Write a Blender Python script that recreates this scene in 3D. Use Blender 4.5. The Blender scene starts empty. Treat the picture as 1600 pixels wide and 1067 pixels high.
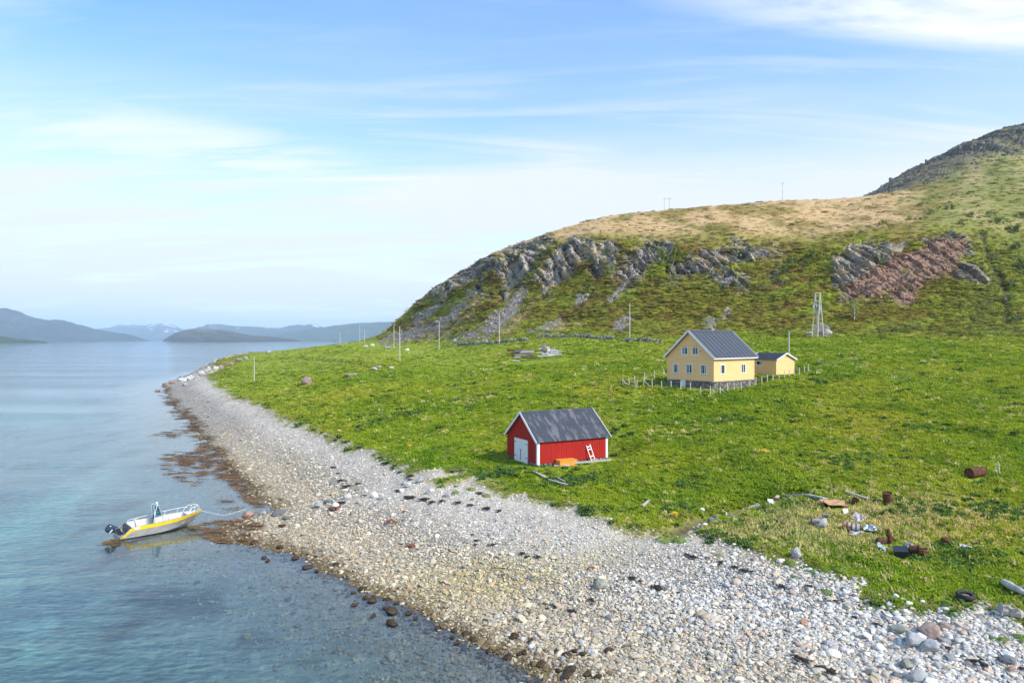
import bpy, bmesh, math, random
import numpy as np
from mathutils import Vector, Matrix, Euler

random.seed(7)
rng = np.random.default_rng(11)
R = math.radians
SC = bpy.context.scene
COL = SC.collection

# ------------------------------------------------------------------ camera, sky, sun, exposure
CAM_H, F, HZ = 15.0, 1067.0, 530.0          # camera height (m), focal length and horizon row in photo pixels
cd = bpy.data.cameras.new('camera')
cam = bpy.data.objects.new('camera', cd); COL.objects.link(cam)
cam.location = (0, 0, CAM_H); cam.rotation_euler = (R(90), 0, 0)
cd.lens = 24.0; cd.sensor_width = 36.0; cd.shift_y = -3.5 / 1600
cd.clip_start = 0.5; cd.clip_end = 60000
SC.camera = cam

SUN_DIR = Vector((0.70, -0.52, 0.76)).normalized()
SUN_EL = math.asin(SUN_DIR.z); SUN_AZ = math.atan2(SUN_DIR.x, SUN_DIR.y)

world = bpy.data.worlds.new('World'); SC.world = world; world.use_nodes = True
wn, wl = world.node_tree.nodes, world.node_tree.links
wn.clear()


def nn(nodes, t, **kw):
    n = nodes.new(t)
    for k, v in kw.items():
        setattr(n, k, v)
    return n


def build_world():
    out = nn(wn, 'ShaderNodeOutputWorld'); bg = nn(wn, 'ShaderNodeBackground')
    bg.inputs['Strength'].default_value = 0.15
    sky = nn(wn, 'ShaderNodeTexSky', sky_type='NISHITA')
    sky.sun_disc = False; sky.sun_elevation = SUN_EL; sky.sun_rotation = SUN_AZ
    sky.air_density = 1.0; sky.dust_density = 0.6; sky.ozone_density = 1.2; sky.altitude = 20
    tc = nn(wn, 'ShaderNodeTexCoord'); sep = nn(wn, 'ShaderNodeSeparateXYZ')
    wl.new(tc.outputs['Generated'], sep.inputs[0])

    def math_(op, a, b=None, c=None, clamp=False):
        m = nn(wn, 'ShaderNodeMath', operation=op, use_clamp=clamp)
        for i, v in enumerate((a, b, c)):
            if v is None: continue
            if isinstance(v, (int, float)): m.inputs[i].default_value = v
            else: wl.new(v, m.inputs[i])
        return m.outputs[0]
    z = math_('MAXIMUM', sep.outputs['Z'], 0.0)
    zz = math_('ADD', z, 0.10)
    u = math_('DIVIDE', sep.outputs['X'], zz); v = math_('DIVIDE', sep.outputs['Y'], zz)
    cmb = nn(wn, 'ShaderNodeCombineXYZ'); wl.new(u, cmb.inputs[0]); wl.new(v, cmb.inputs[1])

    def noise(scale, loc, rot, detail, rough, sc=(1, 1, 1), dist=0.0):
        mp = nn(wn, 'ShaderNodeMapping'); mp.inputs['Location'].default_value = loc
        mp.inputs['Rotation'].default_value = (0, 0, rot); mp.inputs['Scale'].default_value = sc
        wl.new(cmb.outputs[0], mp.inputs[0])
        n = nn(wn, 'ShaderNodeTexNoise'); n.inputs['Scale'].default_value = scale
        n.inputs['Detail'].default_value = detail; n.inputs['Roughness'].default_value = rough
        n.inputs['Distortion'].default_value = dist
        wl.new(mp.outputs[0], n.inputs['Vector'])
        return n.outputs['Fac']

    def ramp(x, a, b):
        m = nn(wn, 'ShaderNodeMapRange', interpolation_type='SMOOTHSTEP')
        m.inputs['From Min'].default_value = a; m.inputs['From Max'].default_value = b
        wl.new(x, m.inputs['Value'])
        return m.outputs[0]
    # high veil of thin stretched cloud, broken by large blue gaps, and a few denser banks
    veil = ramp(noise(0.55, (3.1, 1.7, 0), 0.25, 6, 0.55, (0.55, 1.3, 1), 0.7), 0.36, 0.72)
    fine = ramp(noise(1.5, (7.7, 2.2, 0), 0.20, 9, 0.66, (0.30, 1.7, 1), 1.3), 0.46, 0.68)
    bank = ramp(noise(0.9, (1.9, 8.6, 0), 0.5, 9, 0.60, (0.7, 1.2, 1), 0.5), 0.55, 0.70)
    low = ramp(z, 0.42, 0.03)                       # the veil thickens with slant path towards the horizon
    a = math_('MULTIPLY', veil, 0.62)
    b = math_('MULTIPLY_ADD', fine, 0.55, a)
    c = math_('MULTIPLY', b, math_('MULTIPLY_ADD', low, 0.85, 0.36))
    c = math_('MULTIPLY_ADD', math_('POWER', low, 1.1), 0.80, c)
    def blob(cu, cv, rot, a, b):
        mp = nn(wn, 'ShaderNodeMapping', vector_type='TEXTURE'); mp.inputs['Location'].default_value = (cu, cv, 0)
        mp.inputs['Rotation'].default_value = (0, 0, rot); mp.inputs['Scale'].default_value = (a, b, 1)
        wl.new(cmb.outputs[0], mp.inputs[0]); ln = nn(wn, 'ShaderNodeVectorMath', operation='LENGTH'); wl.new(mp.outputs[0], ln.inputs[0])
        return ramp(ln.outputs['Value'], 1.0, 0.15)
    frag = ramp(noise(2.6, (4.2, 0.6, 0), 0.3, 9, 0.62, (0.5, 1.5, 1), 0.9), 0.25, 0.62)
    band = math_('MULTIPLY', blob(-1.15, 2.55, 0.60, 1.35, 0.55), math_('MULTIPLY_ADD', frag, 0.60, 0.22))
    cum = math_('MULTIPLY', blob(1.25, 1.66, 0.06, 1.25, 0.26), math_('MULTIPLY_ADD', frag, 0.8, 0.30))
    wisp = math_('MULTIPLY', blob(-1.6, 1.45, 0.3, 0.9, 0.25), math_('MULTIPLY', frag, 0.6))
    c = math_('MAXIMUM', math_('MAXIMUM', c, cum), math_('MAXIMUM', band, wisp), clamp=True)
    c = math_('MAXIMUM', c, math_('MULTIPLY', bank, 0.35), clamp=True)
    c = math_('MINIMUM', c, 0.95)
    mix = nn(wn, 'ShaderNodeMix', data_type='RGBA')
    wl.new(c, mix.inputs['Factor'])
    tint = nn(wn, 'ShaderNodeMix', data_type='RGBA', blend_type='MULTIPLY'); wl.new(ramp(z, 0.02, 0.40), tint.inputs['Factor'])
    tint.inputs['B'].default_value = (0.50, 0.84, 1.14, 1)
    wl.new(sky.outputs[0], tint.inputs['A'])
    wl.new(tint.outputs['Result'], mix.inputs['A'])
    cc = nn(wn, 'ShaderNodeMix', data_type='RGBA'); wl.new(math_('MAXIMUM', cum, math_('MULTIPLY', band, 0.8), clamp=True), cc.inputs['Factor'])
    cc.inputs['A'].default_value = (3.55, 3.68, 3.78, 1); cc.inputs['B'].default_value = (4.2, 4.25, 4.3, 1)    # thin veil, denser banks
    wl.new(cc.outputs['Result'], mix.inputs['B'])
    wl.new(mix.outputs['Result'], bg.inputs['Color'])
    wl.new(bg.outputs[0], out.inputs[0])


build_world()
sd_ = bpy.data.lights.new('sun', 'SUN'); sd_.energy = 3.0; sd_.angle = R(6.0); sd_.color = (1.0, 0.925, 0.79)
sun = bpy.data.objects.new('sun', sd_); COL.objects.link(sun)
sun.location = (60, -60, 120)
sun.rotation_euler = (-SUN_DIR).to_track_quat('-Z', 'Y').to_euler()

vs = SC.view_settings
vs.view_transform = 'Standard'; vs.look = 'None'; vs.exposure = 0.86; vs.gamma = 1.0; vs.use_curve_mapping = False
SC.cycles.use_denoising = True; SC.cycles.use_adaptive_sampling = True; SC.cycles.adaptive_threshold = 0.02
SC.cycles.max_bounces = 8; SC.cycles.diffuse_bounces = 3; SC.cycles.glossy_bounces = 3
SC.cycles.transparent_max_bounces = 12; SC.cycles.volume_bounces = 1
SC.cycles.sample_clamp_indirect = 6.0

# ------------------------------------------------------------------ numpy noise
_P = np.random.default_rng(3).permutation(512); _P = np.concatenate([_P, _P, _P])
_G = np.random.default_rng(5).normal(size=(512, 3)); _G /= np.linalg.norm(_G, axis=1)[:, None]


def perlin(x, y, z=None):
    x = np.asarray(x, float); y = np.asarray(y, float)
    f = lambda t: t * t * t * (t * (t * 6 - 15) + 10)
    xi, yi = np.floor(x).astype(int), np.floor(y).astype(int); xf, yf = x - xi, y - yi; u, v = f(xf), f(yf)
    if z is None:
        def g2(dx, dy):
            gr = _G[_P[_P[_P[(xi + dx) & 511] + ((yi + dy) & 511)]]]
            return gr[..., 0] * (xf - dx) + gr[..., 1] * (yf - dy)
        a, b = g2(0, 0), g2(0, 1)
        a = a + (g2(1, 0) - a) * u; b = b + (g2(1, 1) - b) * u
        return (a + (b - a) * v) * 1.6
    z = np.asarray(z, float); zi = np.floor(z).astype(int); zf = z - zi; w = f(zf)

    def g(dx, dy, dz):
        h = _P[_P[_P[(xi + dx) & 511] + ((yi + dy) & 511)] + ((zi + dz) & 511)]
        gr = _G[h]
        return gr[..., 0] * (xf - dx) + gr[..., 1] * (yf - dy) + gr[..., 2] * (zf - dz)
    l = lambda a, b, t: a + (b - a) * t
    return l(l(l(g(0, 0, 0), g(1, 0, 0), u), l(g(0, 1, 0), g(1, 1, 0), u), v),
             l(l(g(0, 0, 1), g(1, 0, 1), u), l(g(0, 1, 1), g(1, 1, 1), u), v), w) * 1.6


def fbm(x, y, z=None, o=4, gain=0.5, lac=2.03):
    s = 0; a = 1.0; k = 1.0; t = 0
    for i in range(o):
        s = s + a * perlin(np.asarray(x) * k + 17.3 * i, np.asarray(y) * k - 9.1 * i, None if z is None else np.asarray(z) * k + 4.7 * i)
        t += a; a *= gain; k *= lac
    return s / t


def sstep(a, b, x):
    t = np.clip((x - a) / (b - a), 0, 1)
    return t * t * (3 - 2 * t)


def mixc(a, b, t):
    return a + (np.asarray(b) - a) * np.asarray(t)[..., None]


# ------------------------------------------------------------------ terrain: surveyed profiles
def zpy(d, py):
    return CAM_H + (HZ - py) / F * d


def P(d, py):
    return (d, zpy(d, py))


#  bearing column : near, grass edge, lower field, upper field, hill foot, cliff foot, cliff rim, plateau, crest, behind, far crag, beyond
PROF = {
    -700: [(10, 3), (60, 3), (90, 3), (172, 3), (260, 3), (280, 3), (300, 3), (330, 3), (360, 3), (450, 2), (750, 1), (1100, 0)],
    250: [(10, 3), (60, 3), (110, 3), (172, 3), (260, 3.5), (290, 4), (310, 4), (330, 4), (360, 4), (450, 3), (750, 1), (1100, 0)],
    400: [(10, 2.6), (115, 2.6), (140, 3.3), P(172, 598), P(290, 554), (310, 8.3), (330, 8), (350, 7.8), (380, 7.5), (450, 4), (750, 1), (1100, 0)],
    500: [(10, 2.6), (88, 2.6), (105, 3.6), P(170, 578), P(300, 541.5), (330, 11.2), (350, 11), (370, 10.8), (400, 10), (470, 6), (750, 1), (1100, 0)],
    560: [(10, 2.6), (78, 2.6), (96, 3.7), P(170, 567), P(305, 534), (330, 13.8), (345, 13.8), (360, 13.6), (390, 12), (470, 6), (750, 1), (1100, 0)],
    600: [(10, 2.6), (72, 2.6), (90, 3.7), P(168, 565), P(290, 535), P(312, 527), P(325, 523.5), P(335, 522), P(345, 521), (430, 8), (750, 1), (1100, 0)],
    650: [(10, 2.6), (66, 2.6), (83, 3.6), P(150, 568), P(255, 538), P(300, 490), P(312, 472), P(318, 470), P(325, 469.5), (430, 18), (750, 3), (1100, 0)],
    700: [(10, 2.6), (60, 2.6), (75, 3.5), (115, 6.2), P(225, 538), P(275, 466), P(287, 441), P(300, 436), P(310, 435), (430, 30), (750, 10), (1100, 0)],
    760: [(10, 2.6), (56, 2.6), (69, 3.6), (105, 6.4), P(195, 537), P(250, 448), P(262, 410), P(285, 402), P(300, 400), (450, 42), (750, 20), (1100, 0)],
    850: [(10, 2.5), (53, 2.5), (65, 3.9), (100, 6.9), P(180, 528), P(228, 452), P(242, 386), P(280, 372), P(310, 367), (500, 55), (750, 40), (1100, 10)],
    950: [(10, 2.6), (50, 2.6), (64, 4.3), (95, 7.6), P(168, 530), P(212, 440), P(225, 380), P(280, 352), P(335, 341), (550, 70), (750, 60), (1100, 20)],
    1040: [(10, 2.7), (48, 2.7), (63, 4.5), (92, 8.1), P(160, 532), P(205, 425), P(216, 386), P(280, 350), P(355, 333), (600, 82), (750, 75), (1100, 40)],
    1140: [(10, 2.8), (44, 2.8), (62, 5.0), (90, 8.6), P(155, 532), P(195, 430), P(207, 386), P(280, 345), P(380, 325), (600, 92), (750, 90), (1100, 60)],
    1230: [(10, 2.8), (38, 2.8), (61, 5.3), (88, 8.8), P(150, 531), P(188, 430), P(205, 390), P(290, 345), P(395, 318), (600, 98), (750, 105), (1100, 80)],
    1300: [(10, 2.9), (34, 2.9), (60, 5.6), (86, 9.0), P(146, 531), P(176, 466), P(196, 388), P(290, 350), P(410, 315), (600, 105), P(750, 352), (1100, 90)],
    1350: [(10, 2.9), (32, 2.9), (59, 5.7), (85, 9.1), P(143, 532), P(172, 474), P(198, 382), P(290, 345), P(425, 311), (600, 112), P(750, 311), (1100, 100)],
    1400: [(10, 3), (31, 3), (58, 5.8), (84, 9.2), P(140, 533), P(170, 480), P(200, 375), P(290, 338), P(440, 301), (600, 124), P(750, 283), (1100, 120)],
    1450: [(10, 3), (30, 3), (57, 6.0), (83, 9.3), P(138, 533), P(168, 480), P(200, 370), P(290, 334), P(455, 291), (600, 138), P(750, 257), (1100, 130)],
    1500: [(10, 3), (30, 3), (57, 6.1), (82, 9.4), P(135, 533), P(165, 478), P(200, 372), P(290, 332), P(470, 281), (600, 147), P(750, 232), (1100, 150)],
    1550: [(10, 3), (29.5, 3), (56, 6.2), (81, 9.5), P(132, 534), P(165, 478), P(203, 388), P(290, 336), P(480, 272), (600, 155), P(750, 214), (1100, 160)],
    1600: [(10, 3), (29, 3), (55, 6.2), (80, 9.5), P(130, 535), P(165, 478), P(205, 398), P(290, 340), P(490, 265), (620, 164), P(750, 198), (1100, 170)],
    1800: [(10, 3), (28, 3), (52, 6.2), (77, 9.5), P(125, 535), P(160, 475), P(200, 400), P(290, 335), P(495, 250), (620, 180), P(750, 165), (1100, 190)],
    2600: [(10, 3), (24, 3), (42, 6.2), (62, 9.5), P(100, 535), P(130, 475), P(170, 400), P(250, 325), P(460, 230), (620, 190), P(750, 140), (1100, 200)],
}
PXT = np.arange(-700, 2601, 4.0)
_keys = sorted(PROF)
KN = len(PROF[400])
_kd = np.array([[p[0] for p in PROF[k]] for k in _keys]); _kz = np.array([[p[1] for p in PROF[k]] for k in _keys])
KD = np.stack([np.interp(PXT, _keys, _kd[:, k]) for k in range(KN)], 1)
KZ = np.stack([np.interp(PXT, _keys, _kz[:, k]) for k in range(KN)], 1)
_ker = np.exp(-0.5 * (np.arange(-12, 13) / 4.0) ** 2); _ker /= _ker.sum()
for _A in (KD, KZ):
    for k in range(KN):
        _A[:, k] = np.convolve(np.pad(_A[:, k], 12, mode='edge'), _ker, mode='valid')


def pchip(xk, yk, x):
    h = np.diff(xk); dl = np.diff(yk) / h
    m = np.zeros_like(yk)
    for i in range(1, len(xk) - 1):
        if dl[i - 1] * dl[i] > 0:
            w1 = 2 * h[i] + h[i - 1]; w2 = h[i] + 2 * h[i - 1]
            m[i] = (w1 + w2) / (w1 / dl[i - 1] + w2 / dl[i])
    m[0] = dl[0]; m[-1] = dl[-1]
    j = np.clip(np.searchsorted(xk, x) - 1, 0, len(xk) - 2)
    t = (x - xk[j]) / h[j]
    return ((1 + 2 * t) * (1 - t) ** 2 * yk[j] + t * (1 - t) ** 2 * h[j] * m[j] + t * t * (3 - 2 * t) * yk[j + 1] + t * t * (t - 1) * h[j] * m[j + 1])


LD = np.linspace(math.log(10.01), math.log(1099), 1500)
ZT = np.stack([pchip(KD[i], KZ[i], np.exp(LD)) for i in range(len(PXT))])          # height table [bearing, log distance]
TT = np.stack([np.interp(np.exp(LD), KD[i], np.arange(KN)) for i in range(len(PXT))])  # which zone of the profile


def bil(T, px, ld):
    a = np.clip((px - PXT[0]) / 4.0, 0, len(PXT) - 1.001); b = np.clip((ld - LD[0]) / (LD[1] - LD[0]), 0, len(LD) - 1.001)
    i, j = a.astype(int), b.astype(int); fa, fb = a - i, b - j
    return (T[i, j] * (1 - fa) + T[i + 1, j] * fa) * (1 - fb) + (T[i, j + 1] * (1 - fa) + T[i + 1, j + 1] * fa) * fb


def sdist(px, py, poly):
    """signed distance to a closed polygon, positive inside"""
    n = len(poly); best = np.full(px.shape, 1e18); inside = np.zeros(px.shape, bool)
    for i in range(n):
        x0, y0 = poly[i]; x1, y1 = poly[(i + 1) % n]
        ex, ey = x1 - x0, y1 - y0
        t = np.clip(((px - x0) * ex + (py - y0) * ey) / (ex * ex + ey * ey + 1e-12), 0, 1)
        best = np.minimum(best, (px - x0 - t * ex) ** 2 + (py - y0 - t * ey) ** 2)
        c = ((y0 > py) != (y1 > py)) & (px < (x1 - x0) * (py - y0) / (y1 - y0 + 1e-12) + x0)
        inside ^= c
    d = np.sqrt(best)
    return np.where(inside, d, -d)


def sea(px, py):
    d = CAM_H * F / (py - HZ)
    return ((px - 800) / F * d, d)


def brg(px, d):
    return ((px - 800) / F * d, d)


SHORE = [(60, -60), (26, 4), (13, 17)] + [sea(*p) for p in [
    (870, 1067), (800, 1028), (745, 1000), (690, 975), (660, 958), (620, 940), (575, 928), (540, 905), (500, 890), (465, 868),
    (425, 858), (385, 848), (352, 842), (346, 830), (365, 815), (385, 806), (415, 800), (428, 793), (405, 783), (395, 770), (380, 750),
    (362, 735), (345, 712), (325, 690), (305, 668), (290, 650), (272, 632), (258, 612), (256, 602), (272, 596), (300, 588), (330, 580)]] + [
    brg(380, 375), brg(450, 425), brg(520, 480), brg(590, 560), brg(620, 700), (-100, 1150), (3500, 1150), (3500, -60)]


def base_height(x, y):
    """smooth ground height, shore distance and zone"""
    x = np.asarray(x, float); y = np.maximum(np.asarray(y, float), 10.05)
    px = 800 + F * x / y; ld = np.log(y)
    zk = bil(ZT, px, ld); t = bil(TT, px, ld)
    s = sdist(x, y, SHORE)
    s = s + 0.8 * fbm(x * 0.12, y * 0.12, o=3) * np.clip(y / 60, 0.6, 2.5)
    steep = sstep(215, 300, y)
    sl = 0.155 + 0.5 * steep
    zb = np.where(s > 0, sl * s + 0.0035 * s * s, np.maximum(0.085 * s, -2.2 + 0.03 * (s + 26)))
    zb = np.maximum(zb, -7.0)
    k = 0.5
    h = np.clip(0.5 + 0.5 * (zk - zb) / k, 0, 1)
    z = zk * (1 - h) + zb * h - k * h * (1 - h)
    return z, s, t, px


def pix(px, py, it=None):
    """point of the smooth ground seen at a photo pixel"""
    d = np.exp(LD); x = (px - 800) / F * d
    z, s, t, _ = base_height(x, d)
    ray = CAM_H + (HZ - py) / F * d
    i = int(np.argmax(z >= ray)) if (z >= ray).any() else len(d) - 1
    if i > 0:
        a, b = z[i - 1] - ray[i - 1], z[i] - ray[i]
        f = a / (a - b) if a != b else 0
        dd = d[i - 1] + (d[i] - d[i - 1]) * f
    else:
        dd = d[0]
    return np.array([(px - 800) / F * dd, dd])


EDGE_PX = [(332, 598), (340, 607), (366, 624), (389, 627), (417, 641), (443, 654), (482, 671), (512, 686), (536, 697), (568, 706), (592, 716),
           (608, 728), (636, 734), (656, 741), (690, 736), (722, 737), (716, 744), (664, 752), (690, 759), (740, 752), (762, 761), (800, 777),
           (850, 786), (900, 796), (915, 809), (960, 823), (1000, 832), (1050, 826), (1092, 815), (1100, 822), (1065, 838), (1100, 840),
           (1116, 851), (1168, 861), (1184, 865), (1190, 875), (1226, 880), (1262, 888), (1290, 900), (1331, 915), (1334, 936), (1359, 949),
           (1412, 965), (1516, 968), (1534, 958), (1562, 976), (1600, 983), (1750, 1010), (2000, 1060), (2400, 1150)]
GRASS = [tuple(pix(*p)) for p in EDGE_PX] + [(120, 6), (3500, 6), (3500, 1200), (-400, 1200), (-190, 420), (-140, 300)]
STREAM = [pix(*p) for p in [(985, 836), (1040, 829), (1085, 815), (1110, 806), (1140, 796), (1165, 784), (1200, 775), (1240, 768)]]
DITCH = [pix(*p) for p in [(430, 560), (480, 562), (540, 567), (575, 574), (600, 577)]]
PATH = [pix(*p) for p in [(905, 722), (955, 700), (970, 672), (985, 645), (1000, 612)]]
GULLY = [pix(*p) for p in [(1572, 505), (1573, 480), (1570, 450), (1560, 425), (1546, 405), (1538, 380), (1534, 360)]]


def pline_dist(x, y, pl):
    best = np.full(np.shape(x), 1e18)
    for a, b in zip(pl[:-1], pl[1:]):
        ex, ey = b[0] - a[0], b[1] - a[1]
        t = np.clip(((x - a[0]) * ex + (y - a[1]) * ey) / (ex * ex + ey * ey), 0, 1)
        best = np.minimum(best, (x - a[0] - t * ex) ** 2 + (y - a[1] - t * ey) ** 2)
    return np.sqrt(best)


# platforms levelled for the buildings: corner, heading, size, height
PADS = [((2.29, 61.0), 28, 7.6, 5.73, 3.58), ((26.6, 90.0), 38, 9.3, 7.66, 8.42), ((38.7, 100.0), 38, 4.93, 4.2, 9.75)]


def ground(x, y, full=False):
    x = np.atleast_1d(np.asarray(x, float)); y = np.atleast_1d(np.asarray(y, float))
    z, s, t, px = base_height(x, y)
    g = sdist(x, y, GRASS) + 0.5 * fbm(x * 0.35, y * 0.35, o=3) * np.clip(y / 45, 0.7, 3)
    st = pline_dist(x, y, STREAM); gu = pline_dist(x, y, GULLY)
    gm = sstep(-0.3, 1.2, g) * (z > 0.2)
    hill = sstep(3.95, 4.25, t) * sstep(8, 22, z)
    # tussocks on the field, pebble banks on the shore, heathy steps on the hill
    tus = np.abs(fbm(x * 0.75, y * 0.75, o=3)) * 0.52 + fbm(x * 0.12, y * 0.12, o=2) * 0.35
    pad = np.zeros_like(z)
    for (cx, cy), hd, L, W, pz in PADS:
        c, sn = math.cos(R(hd)), math.sin(R(hd))
        lx = (x - cx) * c + (y - cy) * sn; ly = -(x - cx) * sn + (y - cy) * c
        dd = np.hypot(np.maximum(np.maximum(-lx, lx - L), 0), np.maximum(np.maximum(-ly, ly - W), 0))
        k = 1 - sstep(0.4, 4.0, dd)
        z = z * (1 - k) + pz * k; pad = np.maximum(pad, k)
    z = z + gm * (1 - hill) * tus * (1 - 0.85 * pad)
    bank = fbm(x * 0.25, y * 0.25, o=3) * 0.16 + 0.10 * np.sin(s * 1.1 + 2 * fbm(x * 0.05, y * 0.05, o=2))
    z = z + (1 - gm) * bank * np.where(s > 0, sstep(0.0, 5, s), 0.6) * (1 - hill)
    z = z + 0.22 * np.exp(-((g - 0.5) / 0.7) ** 2) * (s > 3) * (y < 120)     # turf lip
    hl = fbm(x * 0.07 + z * 0.02, y * 0.03 + z * 0.30, o=4) * 1.5 + fbm(x * 0.5, y * 0.3, o=3) * 0.6
    z = z + hill * hl * np.clip(1.2 - 0.25 * np.abs(t - 5), 0.5, 1.2)
    z = z - 0.75 * np.exp(-(st / 1.0) ** 2) * (g > -1.5)
    z = z - 0.5 * np.exp(-(pline_dist(x, y, DITCH) / 1.6) ** 2) + 0.35 * np.exp(-((pline_dist(x, y, DITCH) - 3.0) / 1.5) ** 2)
    gd = gu + 0.8 * fbm(x * 0.3, y * 0.3, o=2)
    z = z - 1.3 * np.exp(-(np.maximum(gd, 0) / 1.0) ** 2) * sstep(-0.35, 0.1, fbm(x * 0.05, y * 0.05 + 2, o=2))
    z = z + sstep(0.45, 0.9, t - 9) * 7 * np.abs(fbm(x * 0.02, y * 0.02, o=5)) * (px > 1250)
    if full:
        return z, s, t, px, g, st, gu, gm, hill, pad
    return z


def gz(x, y):
    return float(ground(x, y)[0])


def at(px, py):
    p = pix(px, py)
    if gz(*p) < -0.02 and py > HZ + 5:
        p = sea(px, py); return Vector((p[0], p[1], 0.0))
    return Vector((p[0], p[1], gz(p[0], p[1])))


# ------------------------------------------------------------------ material helpers
def mat(name, col=(0.5, 0.5, 0.5), rough=0.8, metal=0.0, noise=None, bump=None, spec=0.3, coord='Object', attr=None, wear=None, trans=0.0):
    """procedural material. noise=(scale, amount, detail[, stretch]); bump=(scale, strength, dist); wear=(colour, scale, lo, hi[, stretch])"""
    m = bpy.data.materials.new(name); m.use_nodes = True
    N, L = m.node_tree.nodes, m.node_tree.links
    b = N['Principled BSDF']; b.inputs['Roughness'].default_value = rough; b.inputs['Metallic'].default_value = metal
    b.inputs['Specular IOR Level'].default_value = spec
    tc = nn(N, 'ShaderNodeTexCoord')

    def tex(scale, detail=4, stretch=(1, 1, 1), rough_=0.6):
        mp = nn(N, 'ShaderNodeMapping'); mp.inputs['Scale'].default_value = stretch
        L.new(tc.outputs[coord], mp.inputs[0])
        t = nn(N, 'ShaderNodeTexNoise'); t.inputs['Scale'].default_value = scale; t.inputs['Detail'].default_value = detail
        t.inputs['Roughness'].default_value = rough_
        L.new(mp.outputs[0], t.inputs['Vector'])
        return t.outputs['Fac']
    if attr:
        a = nn(N, 'ShaderNodeAttribute', attribute_name=attr[0], attribute_type=attr[1]); c = a.outputs['Color']
    else:
        rgb = nn(N, 'ShaderNodeRGB'); rgb.outputs[0].default_value = (*col, 1); c = rgb.outputs[0]
    if wear:
        mr = nn(N, 'ShaderNodeMapRange'); mr.inputs['From Min'].default_value = wear[2]; mr.inputs['From Max'].default_value = wear[3]
        L.new(tex(wear[1], 6, wear[4] if len(wear) > 4 else (1, 1, 1), 0.65), mr.inputs['Value'])
        mx = nn(N, 'ShaderNodeMix', data_type='RGBA'); L.new(mr.outputs[0], mx.inputs['Factor']); L.new(c, mx.inputs['A'])
        mx.inputs['B'].default_value = (*wear[0], 1); c = mx.outputs['Result']
    if noise:
        mr = nn(N, 'ShaderNodeMapRange'); mr.inputs['From Min'].default_value = 0.25; mr.inputs['From Max'].default_value = 0.75
        mr.inputs['To Min'].default_value = 1 - noise[1]; mr.inputs['To Max'].default_value = 1 + noise[1]
        L.new(tex(noise[0], noise[2], noise[3] if len(noise) > 3 else (1, 1, 1)), mr.inputs['Value'])
        mx = nn(N, 'ShaderNodeMix', data_type='RGBA', blend_type='MULTIPLY'); mx.inputs['Factor'].default_value = 1
        L.new(c, mx.inputs['A']); L.new(mr.outputs[0], mx.inputs['B']); c = mx.outputs['Result']
    L.new(c, b.inputs['Base Color'])
    if bump:
        bp = nn(N, 'ShaderNodeBump'); bp.inputs['Strength'].default_value = bump[1]; bp.inputs['Distance'].default_value = bump[2]
        L.new(tex(bump[0], 5), bp.inputs['Height']); L.new(bp.outputs[0], b.inputs['Normal'])
    if trans:
        tr = nn(N, 'ShaderNodeBsdfTranslucent'); L.new(c, tr.inputs['Color'])
        ms = nn(N, 'ShaderNodeMixShader'); ms.inputs[0].default_value = trans
        o = N['Material Output']; L.new(b.outputs[0], ms.inputs[1]); L.new(tr.outputs[0], ms.inputs[2]); L.new(ms.outputs[0], o.inputs[0])
    return m


def tag(o, label=None, cat=None, group=None, kind=None):
    if label: o['label'] = label
    if cat: o['category'] = cat
    if group: o['group'] = group
    if kind: o['kind'] = kind
    return o


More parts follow.
